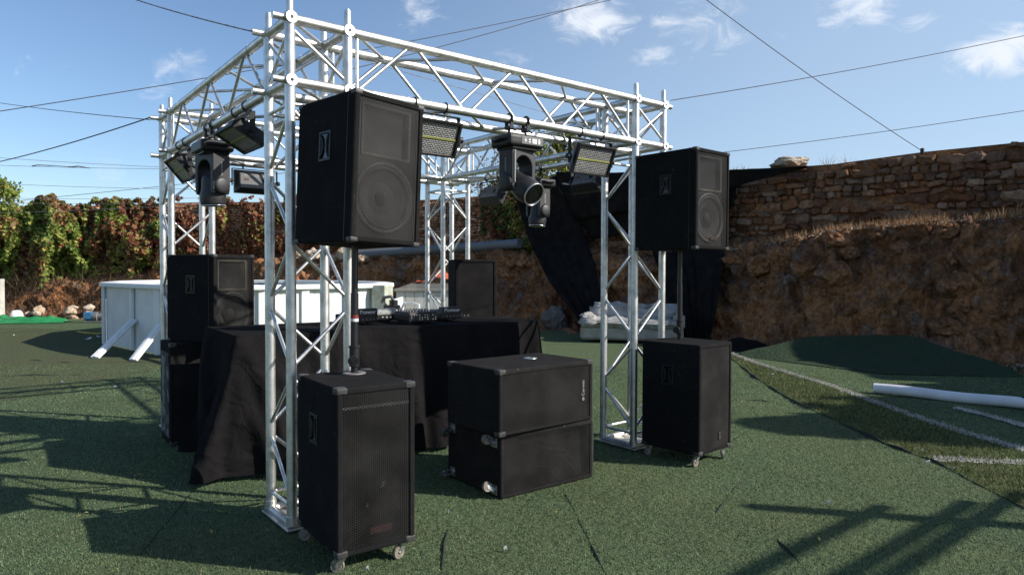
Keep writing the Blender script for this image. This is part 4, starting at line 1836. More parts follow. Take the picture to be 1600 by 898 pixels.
def strobe(label, loc, rz, tilt, text_z, drop=.125):
    t = thing('strobe_light', label, 'stage light', loc, rz, 'rectangular strobe lights')
    w, h_, d = .34, .20, .085
    for x in (-.10, .10):
        m = MB()
        m.path([(x, .029 * math.sin(a), .03 + .029 * math.cos(a)) for a in [R(q) for q in range(0, 361, 20)]], .0035, 6, False)
        m.box((x, 0, -.006), (.012, .02, .014), .002)
        m.build('clamp', 'plastic', t)
    m = MB()
    m.box((0, 0, -.014), (w + .05, .03, .005), .001)
    for s in (-1, 1):
        m.box((s * (w / 2 + .022), 0, -.014 - drop / 2 - .02), (.005, .032, drop + .04), .001)
        m.tube((s * (w / 2 + .004), 0, -.014 - drop), (s * (w / 2 + .045), 0, -.014 - drop), .009, 10)
        m.tube((s * (w / 2 + .026), 0, -.014 - drop), (s * (w / 2 + .046), 0, -.014 - drop), .018, 14)
    m.build('bracket', 'plastic', t)
    B_ = thing('lamp_body', None, None, (0, 0, -.014 - drop))
    B_.parent = t
    B_.rotation_euler = (tilt, 0, 0)
    m = MB()
    # tapered housing: front opening wide, back narrower
    fw, fh, bw, bh = w / 2, h_ / 2, w / 2 - .03, h_ / 2 - .035
    y0, y1 = -d / 2, d / 2
    vs = [(-fw, y0, -fh), (fw, y0, -fh), (fw, y0, fh), (-fw, y0, fh), (-fw, y0 + .03, -fh), (fw, y0 + .03, -fh), (fw, y0 + .03, fh), (-fw, y0 + .03, fh),
          (-bw, y1, -bh), (bw, y1, -bh), (bw, y1, bh), (-bw, y1, bh),
          (-fw + .012, y0, -fh + .012), (fw - .012, y0, -fh + .012), (fw - .012, y0, fh - .012), (-fw + .012, y0, fh - .012),
          (-fw + .018, y0 + .014, -fh + .018), (fw - .018, y0 + .014, -fh + .018), (fw - .018, y0 + .014, fh - .018), (-fw + .018, y0 + .014, fh - .018)]
    fs = []
    for r0, r1 in ((4, 0), (8, 4), (0, 12), (12, 16)):
        for k in range(4):
            fs.append((r0 + k, r0 + (k + 1) % 4, r1 + (k + 1) % 4, r1 + k))
    fs += [(11, 10, 9, 8), (16, 17, 18, 19)]
    m.add(vs, fs)
    m.build('housing', 'plastic', B_)
    m = MB()
    a, b = fw - .020, fh - .020
    m.add([(-a, y0 + .011, -b), (a, y0 + .011, -b), (a, y0 + .011, b), (-a, y0 + .011, b)], [(0, 1, 2, 3)])
    m.build('reflector', 'cells', B_)
    m = MB()
    m.box((0, y0 + .010, 0), (2 * a, .006, .012), .002)
    m.build('lamp_strip', 'lime', B_)
    m = MB()
    m.box((0, y1 + .001, 0), (2 * bw - .01, .004, 2 * bh - .008), .002)
    m.build('rear_panel', 'case_grey', B_)
    m = MB()
    for k in range(5):
        m.lathe([(.024 - k * .0045, 0), (.024 - k * .0045, .003)], Matrix.Translation((-.075, y1 + .003, .004)) @ Matrix.Rotation(R(-90), 4, 'X'), 18)
    m.build('fan_guard', 'plastic', B_)
    m = MB()
    m.box((.085, y1 + .004, .012), (.04, .004, .016), .001)
    m.build('power_inlet', 'rust', B_)
    text('lettering', 'ATOMIC LED STROBE', .021, Matrix.Translation((0, y1 + .0036, text_z)) @ Matrix.Rotation(PI, 4, 'Z') @ FRONT, 'badge', B_, .0005)
    return t


strobe('rectangular strobe light half hidden behind the raised near loudspeaker', (.79, 0, ZC), 0, R(24), -.05)
strobe('rectangular strobe light with yellow strip facing front beside the right tower', (2.045, 0, ZC), 0, R(24), -.05)
strobe('strobe light tilted to face the ground under the left beam', (0, .76, ZC), R(-90), R(60), .05, .10)
strobe('small looking strobe light at the far end of the left beam', (0, 2.14, ZC), R(-90), R(40), .05)
strobe('grey backed strobe light hanging under the rear beam seen from behind', (.735, L2, ZC), R(180), R(4), .045, .105)
strobe('strobe light seen from behind under the right beam near its rear end', (L1, 2.10, ZC), R(90), R(28), -.045)
strobe('strobe light seen from behind under the right beam near the right tower', (L1, .78, ZC), R(90), R(28), -.045)

# ------------------------------------------------------------------ table with cloth and decks
TZ = .885
TFL, TFR = Vector((.02, .98, 0)), Vector((2.32, .86, 0))
tdir = (TFR - TFL).normalized()
tn = Vector((-tdir.y, tdir.x, 0))
TD = .80
TW = (TFR - TFL).length


def tp(x, y, z):                  # table coordinates: x along front edge, y to the back
    q = TFL + tdir * x + tn * y
    return Vector((q.x, q.y, z))


g = MB()
per = []                           # perimeter: back-left -> front-left -> front-right -> back-right
NB = 26
rc = .025
for i in range(NB):
    per.append((0, TD - (TD - rc) * i / (NB - 1), -1, 0))
for k in range(1, 6):
    a = PI / 2 * k / 6
    per.append((rc - rc * math.cos(a), rc - rc * math.sin(a), -math.cos(a), -math.sin(a)))
NF = 130
for i in range(NF):
    per.append((rc + (TW - 2 * rc) * i / (NF - 1), 0, 0, -1))
for k in range(1, 6):
    a = PI / 2 * k / 6
    per.append((TW - rc + rc * math.sin(a), rc - rc * math.cos(a), math.sin(a), -math.cos(a)))
for i in range(NB):
    per.append((TW, rc + (TD - rc) * i / (NB - 1), 1, 0))
NV = 34
vs, fs = [], []
dist = 0
for i, (x, y, nx, ny) in enumerate(per):
    if i:
        dist += math.hypot(x - per[i - 1][0], y - per[i - 1][1])
    left = x < .01 + rc and ny > -.9
    for j in range(NV + 1):
        v = j / NV
        z = TZ - (TZ - .012) * v ** 1.02
        q = Vector((dist * 2.6 - v * 1.1 * math.exp(-(x / .6) ** 2), 0, v * .35))
        fold = noise.fractal(q, 1, 2, 3)
        amp = .012 + .085 * v + .07 * v * math.exp(-(x / .7) ** 2)
        o = .010 + .03 * v + amp * max(-.22, fold) * 2.1
        pl = abs(math.sin(dist * 7.5 + 2.2 * noise.noise(Vector((dist * 1.7, 1, 1))) - .8 * v)) ** .7
        o += (.075 * math.exp(-(x / .75) ** 2) + .018) * v * pl
        # flare of the loose front left corner
        dc = math.hypot(x, y)
        fl = math.exp(-(dc / .22) ** 2)
        px_ = x + nx * o - .22 * fl * v ** 1.3 * (1 if x < .5 else 0)
        py_ = y + ny * o - .03 * fl * v
        # hem pulled up a little in the middle of the front
        lift = .05 * v * (.5 + .5 * noise.noise(Vector((dist * 1.1, 3, 0))))
        dr = math.hypot(x - TW, y)
        f2 = math.exp(-(dr / .12) ** 2)
        px_ += .08 * f2 * v
        py_ -= .05 * f2 * v * (1 if ny < -.5 else -1.0)
        # sharp pleat behind the right corner
        if nx > .9 and .04 < y < .2:
            px_ -= .07 * v * math.sin(PI * (y - .04) / .16)
        z += lift if v > .3 else 0
        if v < .04:
            px_ -= nx * .004
            py_ -= ny * .004
        vs.append(tp(px_, py_, z + .003 * noise.noise(Vector((x * 3, y * 3, v)))))
nvv = NV + 1
for i in range(len(per) - 1):
    for j in range(NV):
        fs.append((i * nvv + j, (i + 1) * nvv + j, (i + 1) * nvv + j + 1, i * nvv + j + 1))
g.add(vs, fs, True)
# the top, with slack ripples
def topf(a, b):
    x, y = a * TW, b * TD
    e = min(a, 1 - a, b, 1 - b)
    z = TZ + .002 + (.006 * noise.noise(Vector((x * 3, y * 4, 2))) if e > .02 else -.001)
    return tp(x, y, z)
g.grid(topf, 60, 16)
cl = g.build('tablecloth', 'cloth')
cl.data.update()
tag(cl, 'black cloth draped to the turf over the DJ table', 'tablecloth')
# the table itself, under the cloth
t = thing('folding_table', 'folding table hidden under the black cloth', 'table', tp(TW / 2, TD / 2, 0), math.atan2(tdir.y, tdir.x))
m = MB()
m.box((0, 0, TZ - .03), (TW - .06, TD - .06, .035), .006)
m.build('tabletop', 'box_white', t)
for a in (-1, 1):
    for b in (-1, 1):
        m = MB()
        m.tube((a * (TW / 2 - .2), b * (TD / 2 - .1), 0), (a * (TW / 2 - .2), b * (TD / 2 - .1), TZ - .048), .014, 10)
        m.build('leg', 'grey_metal', t)


def player(label, px, py, wpx, silver, rot=0.0, w=.30, dpt=.34, ht=.085, back=0.0):
    q = G(px, py, TZ + .004)
    t = thing('media_player', label, 'DJ player', (q.x, q.y + back, TZ + .008), math.atan2(tdir.y, tdir.x) + rot, 'DJ media players')
    m = MB()
    m.box((0, dpt / 2, .012 + ht * .36), (w, dpt, ht * .72), .008)
    for a in (-1, 1):
        for b in (.06, dpt - .06):
            m.tube((a * (w / 2 - .04), b, 0), (a * (w / 2 - .04), b, .02), .018, 12)
    m.build('body', 'plastic', t)
    m = MB()      # raised screen wedge at the rear, which faces the camera
    o = [(-w / 2 + .004, ht * .80), (w / 2 - .004, ht * .80), (w / 2 - .012, ht * 1.50), (-w / 2 + .012, ht * 1.50)]
    m.prism(o, -.004, .05)
    s = m.build('screen_hood', 'badge' if silver else 'plastic', t)
    text('lettering', 'Pioneer', .040, Matrix.Translation((0, -.0055, ht * 1.16)) @ FRONT, 'white', s, .0008, 1.15)
    m = MB()
    for k in range(7):
        m.box((-w / 2 + .05 + k * .033, -.0035, ht * .46), (.014, .008, .012), .001)
    m.build('socket', 'steel' if silver else 'case_grey', t)
    m = MB()
    m.lathe([(.10, 0), (.10, .012), (.09, .016), (.03, .016), (.03, .018), (.0001, .018)], Matrix.Translation((0, dpt * .6, ht * .74 + .010)), 36)
    m.build('jog_wheel', 'case_grey', t)
    return t


player('black DJ player at the left end of the row partly behind the speaker pole', 574, 507, 50, False, .25, .19, .26, .075)
player('DJ player with a silver back panel catching the sun', 611, 503.5, 46, True, 0, .17, .26, .065, .07)
player('black DJ player to the right of the mixer', 706, 501, 45, False, .02, .20, .26, .07)
q = G(662, 506, TZ + .004)
t = thing('dj_mixer', 'black DJ mixer with rows of knobs between the players', 'DJ mixer', (q.x, q.y, TZ + .008), math.atan2(tdir.y, tdir.x))
m = MB()
m.box((0, .13, .045), (.235, .25, .06), .008)
m.box((0, .13, .078), (.225, .24, .010), .004)
for a in (-1, 1):
    for b in (.04, .22):
        m.tube((a * .09, b, 0), (a * .09, b, .02), .014, 12)
m.build('body', 'plastic', t)
kb = MB()
kb.lathe([(.0075, 0), (.0070, .014), (.006, .016), (.0001, .016)], None, 14)
k0 = kb.build('knob', 'case_grey', t)
first = True
for r_ in range(5):
    for c in range(9):
        o = k0 if first else k0.copy()
        if not first:
            COL.objects.link(o)
            o.parent = t
        first = False
        o.location = (-.098 + c * .0245, .03 + r_ * .045, .083)
m = MB()
for c in range(10):
    for z in (.030, .045, .062):
        if rnd.random() < .6:
            x = -.10 + c * .022
            m.tube((x, .006, z), (x, -.004, z), .004, 8)
m.build('socket', 'steel', t)

# ------------------------------------------------------------------ pool
POOL = [(166, 11.75), (209, 10.85), (249, 10.25), (292, 9.85), (345, 9.75), (410, 10.0), (475, 10.45), (540, 10.95), (585, 11.5), (606, 12.1),
        (596, 13.2), (540, 14.2), (450, 14.9), (350, 15.1), (260, 14.8), (195, 13.6)]
pc = [hz(px, Z) for px, Z in POOL]
PH = 1.02
cen = sum(pc, Vector()) / len(pc)
pool = thing('swimming_pool', 'white above ground swimming pool with braced side walls', 'pool', cen)
loc = [p - cen for p in pc]
N = len(loc)
for i in range(N):
    a, b = loc[i], loc[(i + 1) % N]
    d = (b - a)
    nn = Vector((d.y, -d.x, 0)).normalized()
    if nn.dot((a + b) / 2) < 0:
        nn = -nn
    m = MB()
    nk = max(6, int(d.length / .03))
    def wf(u, v, a=a, d=d, nn=nn, L_=d.length):
        p = a + d * u + nn * (.004 * math.sin(u * L_ * 2 * PI / .10) + .01)
        return (p.x, p.y, .02 + (PH - .04) * v)
    m.grid(wf, nk, 1)
    m.build('wall_panel', 'pool', pool)
    m = MB()
    ang = math.atan2(d.y, d.x)
    rz = Matrix.Rotation(ang, 3, 'Z')
    m.box(((a + b) / 2 + nn * -.02 + Vector((0, 0, PH + .01))), (d.length + .07, .25, .075), .018, rz)
    m.build('top_rail', 'pool_post', pool)
    m = MB()
    m.box(((a + b) / 2 - nn * .05 + Vector((0, 0, PH - .06))), (d.length, .012, .17), 0, rz)
    m.build('liner', 'pool_blue', pool)
for i in range(N):
    p = loc[i]
    out = p.normalized()
    m = MB()
    rz = Matrix.Rotation(math.atan2(out.y, out.x), 3, 'Z')
    m.box(p + out * .035 + Vector((0, 0, PH / 2)), (.05, .125, PH - .02), .012, rz)
    m.build('post', 'pool_post', pool)
for (foot, head) in ((G(148, 560), (209, 10.78, 500)), (G(208, 564), (252, 10.15, 507)), (hz(262, 9.2), (292, 9.78, 508))):
    hd = P(head[0], head[2], head[1])
    a, b = Vector((foot.x, foot.y, .01)) - cen, hd - cen
    m = MB()
    d = (b - a)
    x = d.normalized()
    y = Vector((0, 0, 1)).cross(x).normalized()
    z = x.cross(y)
    rot = Matrix((x, y, z)).transposed()
    m.box((a + b) / 2, (d.length, .125, .035), .006, rot)
    m.box((a + b) / 2 + z * .024, (d.length, .045, .014), .004, rot)
    m.build('brace', 'pool_post', pool)
q = P(588, 465, 11.45) - cen
m = MB()
m.box(q + Vector((.06, -.1, 0)), (.26, .26, .42), .02, Matrix.Rotation(.5, 3, 'Z'))
m.build('skimmer', 'pool_patch', pool)

# ------------------------------------------------------------------ things behind the table
q = hz(678, 13.9)
t = thing('storage_box', 'pale resin garden storage box with a grey lid behind the far tower', 'storage box', q, -YAW + .05)
zt = P(678, 455, 13.9).z
m = MB()
for k in range(8):
    m.box((-.63 + k * .18, 0, zt / 2), (.176, .7, zt), .008)
m.build('body', 'box_white', t)
m = MB()
m.box((0, 0, zt + .03), (1.52, .8, .06), .015)
o = [(-.72, zt + .058), (.72, zt + .058), (.6, zt + .16), (-.45, zt + .16)]
m.prism(o, -.38, .38)
m.build('lid', 'box_lid', t)
# orange cloth thrown on the lid
m = MB()
cx = P(684, 448, 13.8)


def oc(a, b):
    x, y = (a - .5) * .95, (b - .5) * .55
    hgt = .26 * math.exp(-((x - .05) / .22) ** 2 - (y / .3) ** 2) + .10 * abs(noise.noise(Vector((x * 5, y * 6, 1))))
    p = cx + Vector((math.cos(-YAW) * x - math.sin(-YAW) * y, math.sin(-YAW) * x + math.cos(-YAW) * y, 0))
    p.z = zt + .165 + hgt - .05 * (abs(a - .5) > .45)
    return p


m.grid(oc, 26, 14)
tag(m.build('cloth', 'red_cloth', None, .004), 'crumpled orange cloth lying on the storage box lid', 'cloth')

q = hz(628, 12.9)
t = thing('garden_chair', 'white plastic chair between the pool and the storage box', 'chair', q, -YAW + .8)
zc = P(628, 466, 12.9).z
m = MB()
m.grid(lambda a, b: ((a - .5) * .42, .21 + .05 * b, .44 + (zc - .44) * b - .02 * math.cos(PI * (a - .5) * 2) * b), 8, 6)
m.build('backrest', 'chair', t, .02)
m = MB()
m.box((0, 0, .43), (.44, .44, .03), .012)
m.build('seat', 'chair', t)
for a in (-1, 1):
    for b in (-1, 1):
        m = MB()
        m.tube((a * .19, b * .19, .43), (a * .23, b * .22, 0), .022, 8, .016)
        m.build('leg', 'chair', t)
    m = MB()
    m.path([(a * .23, .22, .66), (a * .25, 0, .67), (a * .25, -.2, .64), (a * .23, -.21, .43)], .022, 8)
    m.build('armrest', 'chair', t)

q = G(613, 487, .55)
q = hz(613, 11.2)
t = thing('pool_pump', 'dark pool pump with a white label beside the pool', 'pump', q, -YAW)
m = MB()
m.box((0, 0, .26), (.34, .26, .5), .02)
m.build('stand', 'grey_metal', t)
m = MB()
m.tube((-.13, 0, .62), (.12, 0, .62), .10, 20)
m.tube((.02, 0, .62), (.02, 0, .80), .07, 16)
m.box((0, 0, .53), (.32, .2, .04), .008)
m.build('motor', 'plastic', t)
m = MB()
m.box((.04, -.105, .62), (.12, .012, .07), .002)
m.build('label_plate', 'white', t)
m = MB()
m.path([(.02, 0, .80), (-.03, 0, .86), (-.14, .02, .84), (-.2, .1, .72)], .028, 10)
m.build('hose', 'case_grey', t)

# drain pipe along the ledge
m = MB()
pts = []
for px in range(548, 822, 12):
    Z, ly, wy = site(px)
    y_ = 397 - (px - 560) * .066
    pts.append(P(px, y_, Z + .50))
m.path(pts, .115, 18)
tag(m.build('drain_pipe', 'pipe'), 'long grey drain pipe lying along the ledge below the stone wall', 'pipe')

# sofa
a, b = G(906, 530, .05), G(1068, 534, .05)
ang = math.atan2(b.y - a.y, b.x - a.x)
W_ = (b - a).length
t = thing('sofa', 'low sofa under a dirty white throw below the black netting', 'sofa', (a + b) / 2 * 1.0 - Vector((0, 0, .05)), ang)


def soft(m, c, d, bev, amp, fr, rot=None, off=0):
    q = MB()
    bm = bmesh.new()
    bmesh.ops.create_cube(bm, size=1)
    for v in bm.verts:
        v.co = Vector((v.co.x * d[0], v.co.y * d[1], v.co.z * d[2]))
    bmesh.ops.bevel(bm, geom=bm.edges[:], offset=bev, segments=3, affect='EDGES')
    bmesh.ops.subdivide_edges(bm, edges=[e for e in bm.edges if e.calc_length() > .06], cuts=10, use_grid_fill=True)
    bm.verts.index_update()
    mt = Matrix.Translation(c) @ (rot.to_4x4() if rot else Matrix())
    vs = []
    for v in bm.verts:
        v.co += v.normal * amp * noise.fractal(v.co * fr + Vector((off, 0, 0)), 1, 2, 4)
        vs.append(mt @ v.co)
    m.add(vs, [tuple(v.index for v in f.verts) for f in bm.faces], True)
    bm.free()


m = MB()
soft(m, (0, .40, .17), (W_, .78, .24), .03, .01, 4)
m.build('base', 'sofa_base', t)
for x in (-.8, .8):
    for y in (.08, .7):
        m = MB()
        m.tube((x * W_ / 1.9, y, 0), (x * W_ / 1.9, y, .06), .03, 8)
        m.build('foot', 'plastic', t)
m = MB()
soft(m, (-.05, .33, .35), (W_ * .98, .82, .14), .055, .055, 5, None, 3)
m.build('seat_cushion', 'sofa', t)
m = MB()
soft(m, (.05, .72, .50), (W_ * .94, .24, .38), .09, .085, 4.5, Matrix.Rotation(R(-14), 3, 'X'), 7)
m.build('backrest', 'sofa', t)
m = MB()
soft(m, (-W_ / 2 + .14, .36, .43), (.34, .6, .12), .07, .03, 5, Matrix.Rotation(R(14), 3, 'Y'), 9)
m.build('arm_cushion', 'sofa', t)
m = MB()
soft(m, (W_ / 2 - .08, .42, .38), (.2, .7, .3), .05, .02, 5, None, 11)
m.build('armrest', 'sofa_base', t)

# black netting hung from the wall
def net(label, left, right, nu, nv, amp, seed, name='shade_netting'):
    """left and right: matching lists of points from top to bottom"""
    m = MB()

    def curve(pts, v):
        x = v * (len(pts) - 1)
        i = min(int(x), len(pts) - 2)
        return pts[i].lerp(pts[i + 1], x - i)

    def f(u, v):
        a, b = curve(left, v), curve(right, v)
        p = a.lerp(b, u)
        aw = (p - CAM)
        aw.z = 0
        aw.normalize()
        fold = noise.fractal(Vector((u * nu * .16, v * 1.2, seed)), 1, 2, 3)
        p = p + aw * (-.12 + amp * fold) + Vector((0, 0, -.05 * math.sin(PI * u)))
        return p
    m.grid(f, nu, nv)
    return tag(m.build(name, 'net', None, .006), label, 'netting')


def W(px, py, dz=0.0):                 # point just in front of bank/wall at a pixel
    Z, ly, wy = site(px)
    k = (py - ly) / (525 - ly)
    zz = Z + (WALL_BACK - .15 if py < ly - 10 else .45 - .5 * max(0, min(1, k)))
    return P(px, py, zz - .12 + dz)


net('black netting sheet sweeping down from the wall top to the left end of the sofa',
    [W(800, 292), W(812, 330), W(830, 385, -.2), W(858, 440, -.25), W(888, 478, -.25), W(906, 500, -.35)],
    [W(872, 274), W(893, 312), W(915, 370), W(932, 420, -.1), W(940, 462, -.25), W(944, 505, -.45)], 36, 40, .10, 1.5)
net('black netting band stretched along the wall top behind the right tower',
    [W(868, 270), W(878, 300), W(900, 345)], [W(1262, 261), W(1262, 262), W(1262, 263)], 60, 14, .07, 5.5)
net('black netting spread over the wall face right of the sweeping sheet',
    [W(880, 300, .05), W(900, 335, .1), W(925, 375, .1)], [W(1150, 288, .05), W(1150, 300, .05), W(1145, 325, .05)], 40, 16, .06, 8.5)
net('black netting curtain hanging to the ground behind the right loudspeaker',
    [W(1000, 285), W(1015, 380, -.1), W(1035, 440, -.2), W(1050, 500, -.25), W(1060, 528, -.3)],
    [W(1140, 285), W(1132, 380, -.1), W(1126, 440, -.2), W(1116, 500, -.25), W(1108, 531, -.3)], 48, 30, .13, 12.5)
# silver patch of folded tarp showing in the netting
m = MB()
c0 = [W(878, 287, -.25), W(955, 290, -.25), W(972, 308, -.25), W(940, 306, -.25)]


def pt(u, v):
    a = c0[0].lerp(c0[1], u)
    b = c0[0].lerp(c0[3], u * .5).lerp(c0[2], u)
    p = a.lerp(b, v)
    p += Vector((0, 0, .04 * noise.noise(Vector((u * 6, v * 5, 4)))))
    return p


m.grid(pt, 24, 8)
tag(m.build('tarpaulin', 'patch', None, .006), 'crumpled silver tarp bundled at the top of the black netting', 'tarpaulin')
# dark heap at the foot of the netting
m = MB()
c = G(1160, 546)


def heap(u, v):
    a = 2 * PI * u
    r_ = v
    k = 1 + .3 * noise.noise(Vector((math.cos(a) * 1.5, math.sin(a) * 1.5, 2)))
    p = c + Vector((cr.x, cr.y, 0)).normalized() * (.50 * k * r_ * math.cos(a)) + Vector((cd.x, cd.y, 0)).normalized() * (.32 * k * r_ * math.sin(a))
    p.z = .005 + .17 * (1 - r_ ** 2) + .05 * noise.noise(p * 5) * (1 - r_)
    return p


m.grid(heap, 36, 12)
tag(m.build('netting_heap', 'net'), 'dark heap of netting on the turf behind the right bass cabinet', 'netting')

# white vinyl roll on the right
a, b = G(1366, 606, .055), G(1608, 631, .055)
b = a + (b - a) * 1.7
m = MB()
d = (b - a)
pts = [a + d * k / 14 + Vector((0, 0, .006 * math.sin(k))) for k in range(15)]
m.path(pts, .053, 20, False)
m.path(pts, .042, 16, False)
n_ = 20
x = d.normalized()
y = Vector((0, 0, 1)).cross(x).normalized()
z = x.cross(y)
ring = []
for e, p in ((0, pts[0]), (1, pts[-1])):
    vs = [p + (y * math.cos(2 * PI * k / 20) + z * math.sin(2 * PI * k / 20)) * r_ for r_ in (.053, .042) for k in range(20)]
    m.add(vs, [(k, (k + 1) % 20, 20 + (k + 1) % 20, 20 + k) for k in range(20)])
roll = thing('vinyl_roll', 'long white vinyl roll lying on the turf at the right edge', 'roll', a)
o = m.build('tube', 'tube_white', roll)
o.data.transform(Matrix.Translation(-a))
m = MB()
m.path([(pts[8] + (y * math.cos(q) + z * math.sin(q)) * .057 + x * (.05 * q - .1)) - a for q in [k * .3 for k in range(-4, 18)]], .006, 6)
m.build('strap', 'plastic', roll)

# ------------------------------------------------------------------ left edge things
m = MB()
cA, cB = hz(-60, 16.3), hz(106, 16.6)


def tarp(u, v):
    p = cA.lerp(cB, u)
    aw = Vector((cd.x, cd.y, 0)).normalized()
    w = .55 * (1 - .55 * u)
    s = v - .5
    hgt = .20 * math.exp(-(s / .26) ** 2) * (.65 + .55 * noise.noise(Vector((u * 7, 1, 0)))) * min(1, (1 - u) * 5 + .25)
    p = p + aw * (s * 2 * w + .1 * noise.noise(Vector((u * 5, s * 2, 4))))
    p.z = .012 + max(0, hgt) + .05 * abs(noise.noise(Vector((u * 14, s * 7, 1)))) * (1 - abs(2 * s))
    return p


m.grid(tarp, 80, 22)
tag(m.build('tarpaulin', 'green'), 'crumpled green tarpaulin lying along the foot of the creeper wall', 'tarpaulin')

q = hz(146, 16.6)
t = thing('water_pump', 'blue and grey water pump on the turf left of the pool', 'pump', q, -YAW)
m = MB()
m.tube((-.18, 0, .15), (.02, 0, .15), .11, 18)
m.box((-.10, -.06, .17), (.2, .1, .16), .015)
m.build('motor', 'blue', t)
m = MB()
m.tube((.02, 0, .15), (.12, 0, .15), .12, 18)
m.tube((.12, 0, .15), (.30, 0, .15), .08, 18)
m.tube((.22, 0, .15), (.22, 0, .30), .04, 12)
m.box((.05, 0, .025), (.5, .2, .04), .008)
m.build('pump_head', 'grey_metal', t)

p0 = hz(-21, 16.6)
m = MB()
m.box(p0 + Vector((0, 0, .5)), (.62, .35, 1.10), .02, Matrix.Rotation(-YAW, 3, 'Z'))
tag(m.build('concrete_pillar', 'concrete'), 'pale concrete pillar at the far left edge under the creeper', 'pillar')
m = MB()
m.lathe([(.02, .28), (.09, .27), (.13, .2), (.15, .08), (.14, .0)], Matrix.Translation(hz(25, 16.9)), 18)
tag(m.build('bucket', 'tube_white'), 'small white bucket upside down behind the green tarpaulin', 'bucket')
m = MB()
m.path([G(122, 518, .02), G(135, 520, .02), G(150, 521, .02), G(168, 520, .02)], .02, 8)
tag(m.build('hose', 'hose'), 'short yellow hose lying on the turf beside the pool', 'hose')

# paper scraps and dry leaves on the turf
PAPERS = [(790, 857, .030, .016), (574, 889, .022, .02), (1293, 785, .05, .022), (178, 604, .12, .03), (1449, 721, .05, .03), (1500, 715, .03, .02),
          (700, 800, .02, .02), (45, 513, .16, .06), (70, 508, .12, .05), (138, 529, .2, .10), (155, 526, .16, .12), (22, 524, .12, .04), (96, 598, .05, .04),
          (1206, 585, .08, .03), (1440, 705, .03, .02), (1160, 628, .04, .02), (1410, 545, .06, .05), (1490, 732, .02, .02)]
for (px, py, w, d) in PAPERS:
    w, d = w * .62, d * .62
    q = G(px, py, .016)
    m = MB()
    m.grid(lambda a, b: ((a - .5) * w, (b - .5) * d, .010 * math.sin(5 * a + 3 * b)), 4, 3)
    o = m.build('paper_scrap', 'paper')
    o.location = (q.x, q.y, .022)
    o.rotation_euler = (rnd.uniform(-.3, .3), rnd.uniform(-.3, .3), rnd.uniform(0, 3))
    tag(o, 'small white paper scrap lying on the turf', 'litter', 'paper scraps on the turf')
LV = [(130, 803, .05), (1280, 842, .05), (560, 826, .03), (215, 742, .05), (330, 830, .05), (870, 800, .03), (1130, 690, .04), (1330, 730, .03)]
for (px, py, w) in LV:
    q = G(px, py, .016)
    m = MB()
    m.grid(lambda a, b: ((a - .5) * w, (b - .5) * w * .4 * math.sin(PI * max(.05, min(.95, a))), .006 * math.sin(6 * a)), 6, 3)
    o = m.build('dry_leaf', 'hose')
    o.location = (q.x, q.y, .020)
    o.rotation_euler = (rnd.uniform(-.3, .3), rnd.uniform(-.3, .3), rnd.uniform(0, 3))
    tag(o, 'small dry tan leaf lying on the turf', 'leaf', 'dry leaves on the turf')

# ------------------------------------------------------------------ wires
def wire(label, a, b, r, sag=.1, m='wire', extra=None):
    a, b = Vector(a), Vector(b)
    pts = []
    for k in range(41):
        t_ = k / 40
        p = a.lerp(b, t_)
        p.z -= sag * 4 * t_ * (1 - t_)
        pts.append(p)
    q = MB()
    q.path(pts, r * .72, 6)
    return tag(q.build('overhead_wire', m), label, 'wire')


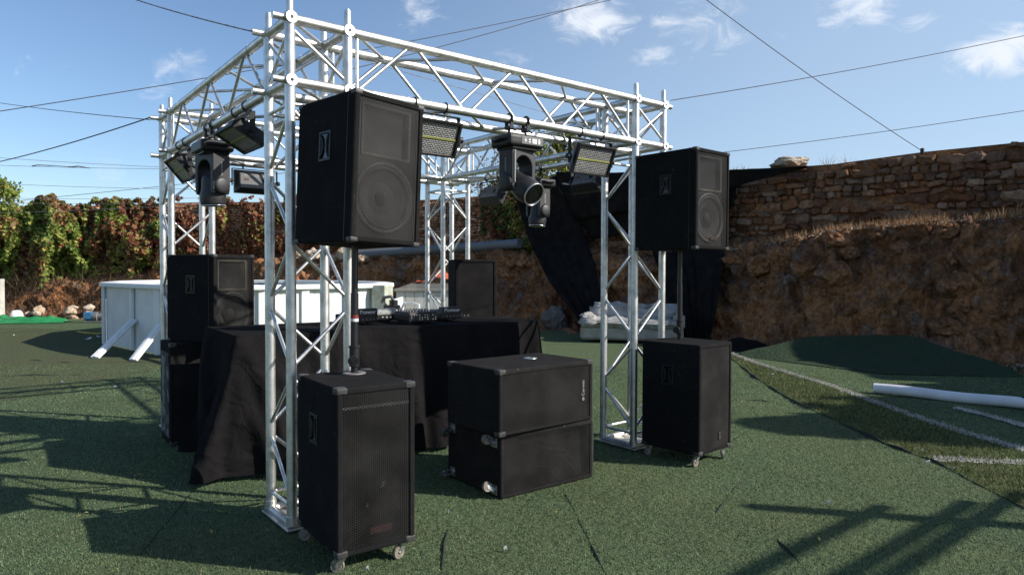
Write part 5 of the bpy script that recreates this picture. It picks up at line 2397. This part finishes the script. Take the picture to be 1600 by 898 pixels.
wire('braided pale wire running from the near tower top up to the left', (-.085, S_, H), P(140, -26, 5.2), .006, .02, 'wire_pale')
wire('dark wire crossing the sky from the left edge behind the near tower to the top', P(-40, 180, 11), P(1000, -10, 16), .011, .12)
wire('lower dark wire running up behind the frame to the top edge', P(520, 115, 12), P(990, -18, 15), .011, .08)
wire('dark wire tied to the left tower top from the left edge', (-.085, L2, H), P(-40, 261, 8), .007, .03)
wire('pale wire from the left tower top towards the left edge', (-.085, L2 - .005, H - .02), P(-50, 153, 9.5), .0055, .02, 'wire_pale')
wire('pale wire sagging behind the front beam towards the wall', P(560, 92, 12), P(900, 190, 16), .009, .0, 'wire_pale')
wire('thin wire falling from the top edge to the right wall top', P(1080, -18, 9), P(1441, 236, 11.1), .008, .05)
wire('dark wire from the right tower top to the upper right corner', (L1 + .08, 0, H + .05), P(1700, 34, 6), .0045, .03)
wire('thin wire above the right wall from behind the right loudspeaker', P(1060, 246, 13), P(1700, 157, 12), .008, .05)
for (ya, yb, lab, Z) in ((242, 264, 'upper of the thin wires above the creeper', 14), (256, 264, 'thin wire above the creeper carrying a dead vine', 14.2), (284, 296, 'third thin wire down, just above the creeper top', 14.5),
                         (308, 309, 'upper thin wire crossing in front of the creeper', 15), (316, 316, 'middle thin wire crossing in front of the creeper', 15.2), (334, 318, 'lowest thin wire crossing in front of the creeper', 15.4)):
    wire(lab, P(-60, ya, Z), P(330, yb, Z), .006, .03, 'wire_pale')
m = MB()
pts = [P(50 + 9 * k, 258.5 + rnd.uniform(-1.5, 1.5) + .3 * k, 14.15) for k in range(11)]
m.path(pts, [.005 + .007 * rnd.random() for _ in pts], 6)
tag(m.build('dead_vine', 'bark'), 'dead vine twisted round the thin wire at the left', 'vine')
m = MB()
p = P(1441, 236, 11.1)
m.box(p, (.05, .05, .09), .01)
tag(m.build('wire_anchor', 'plastic'), 'small dark wire anchor on the right wall top', 'anchor')
wire('slanting dark wire behind the left tower above the creeper', P(-60, 322, 15.5), P(520, 262, 15), .008, .02)

# ------------------------------------------------------------------ outside the frame, right of the camera: a made-up timber rack, added to cast the bars on the turf
t = thing('shadow_rack', 'timber rack outside the right edge throwing barred shadows on the turf', 'rack', (5.05, -4.78, 0))
m = MB()
m.box((0, 0, 1.5), (.085, .085, 3.0), .01)
m.build('post', 'timber', t)
m = MB()
m.box((-2.6, .05, 1.4), (.11, .11, 2.8), .01)
m.build('post', 'timber', t)
for (z, x0, x1, r_) in ((2.58, -2.9, .18, .036), (2.36, -2.9, .42, .036), (2.26, -2.9, .70, .036)):
    m = MB()
    m.tube((x0, 0, z), (x1, .05, z), r_, 10)
    m.build('rail', 'timber', t)
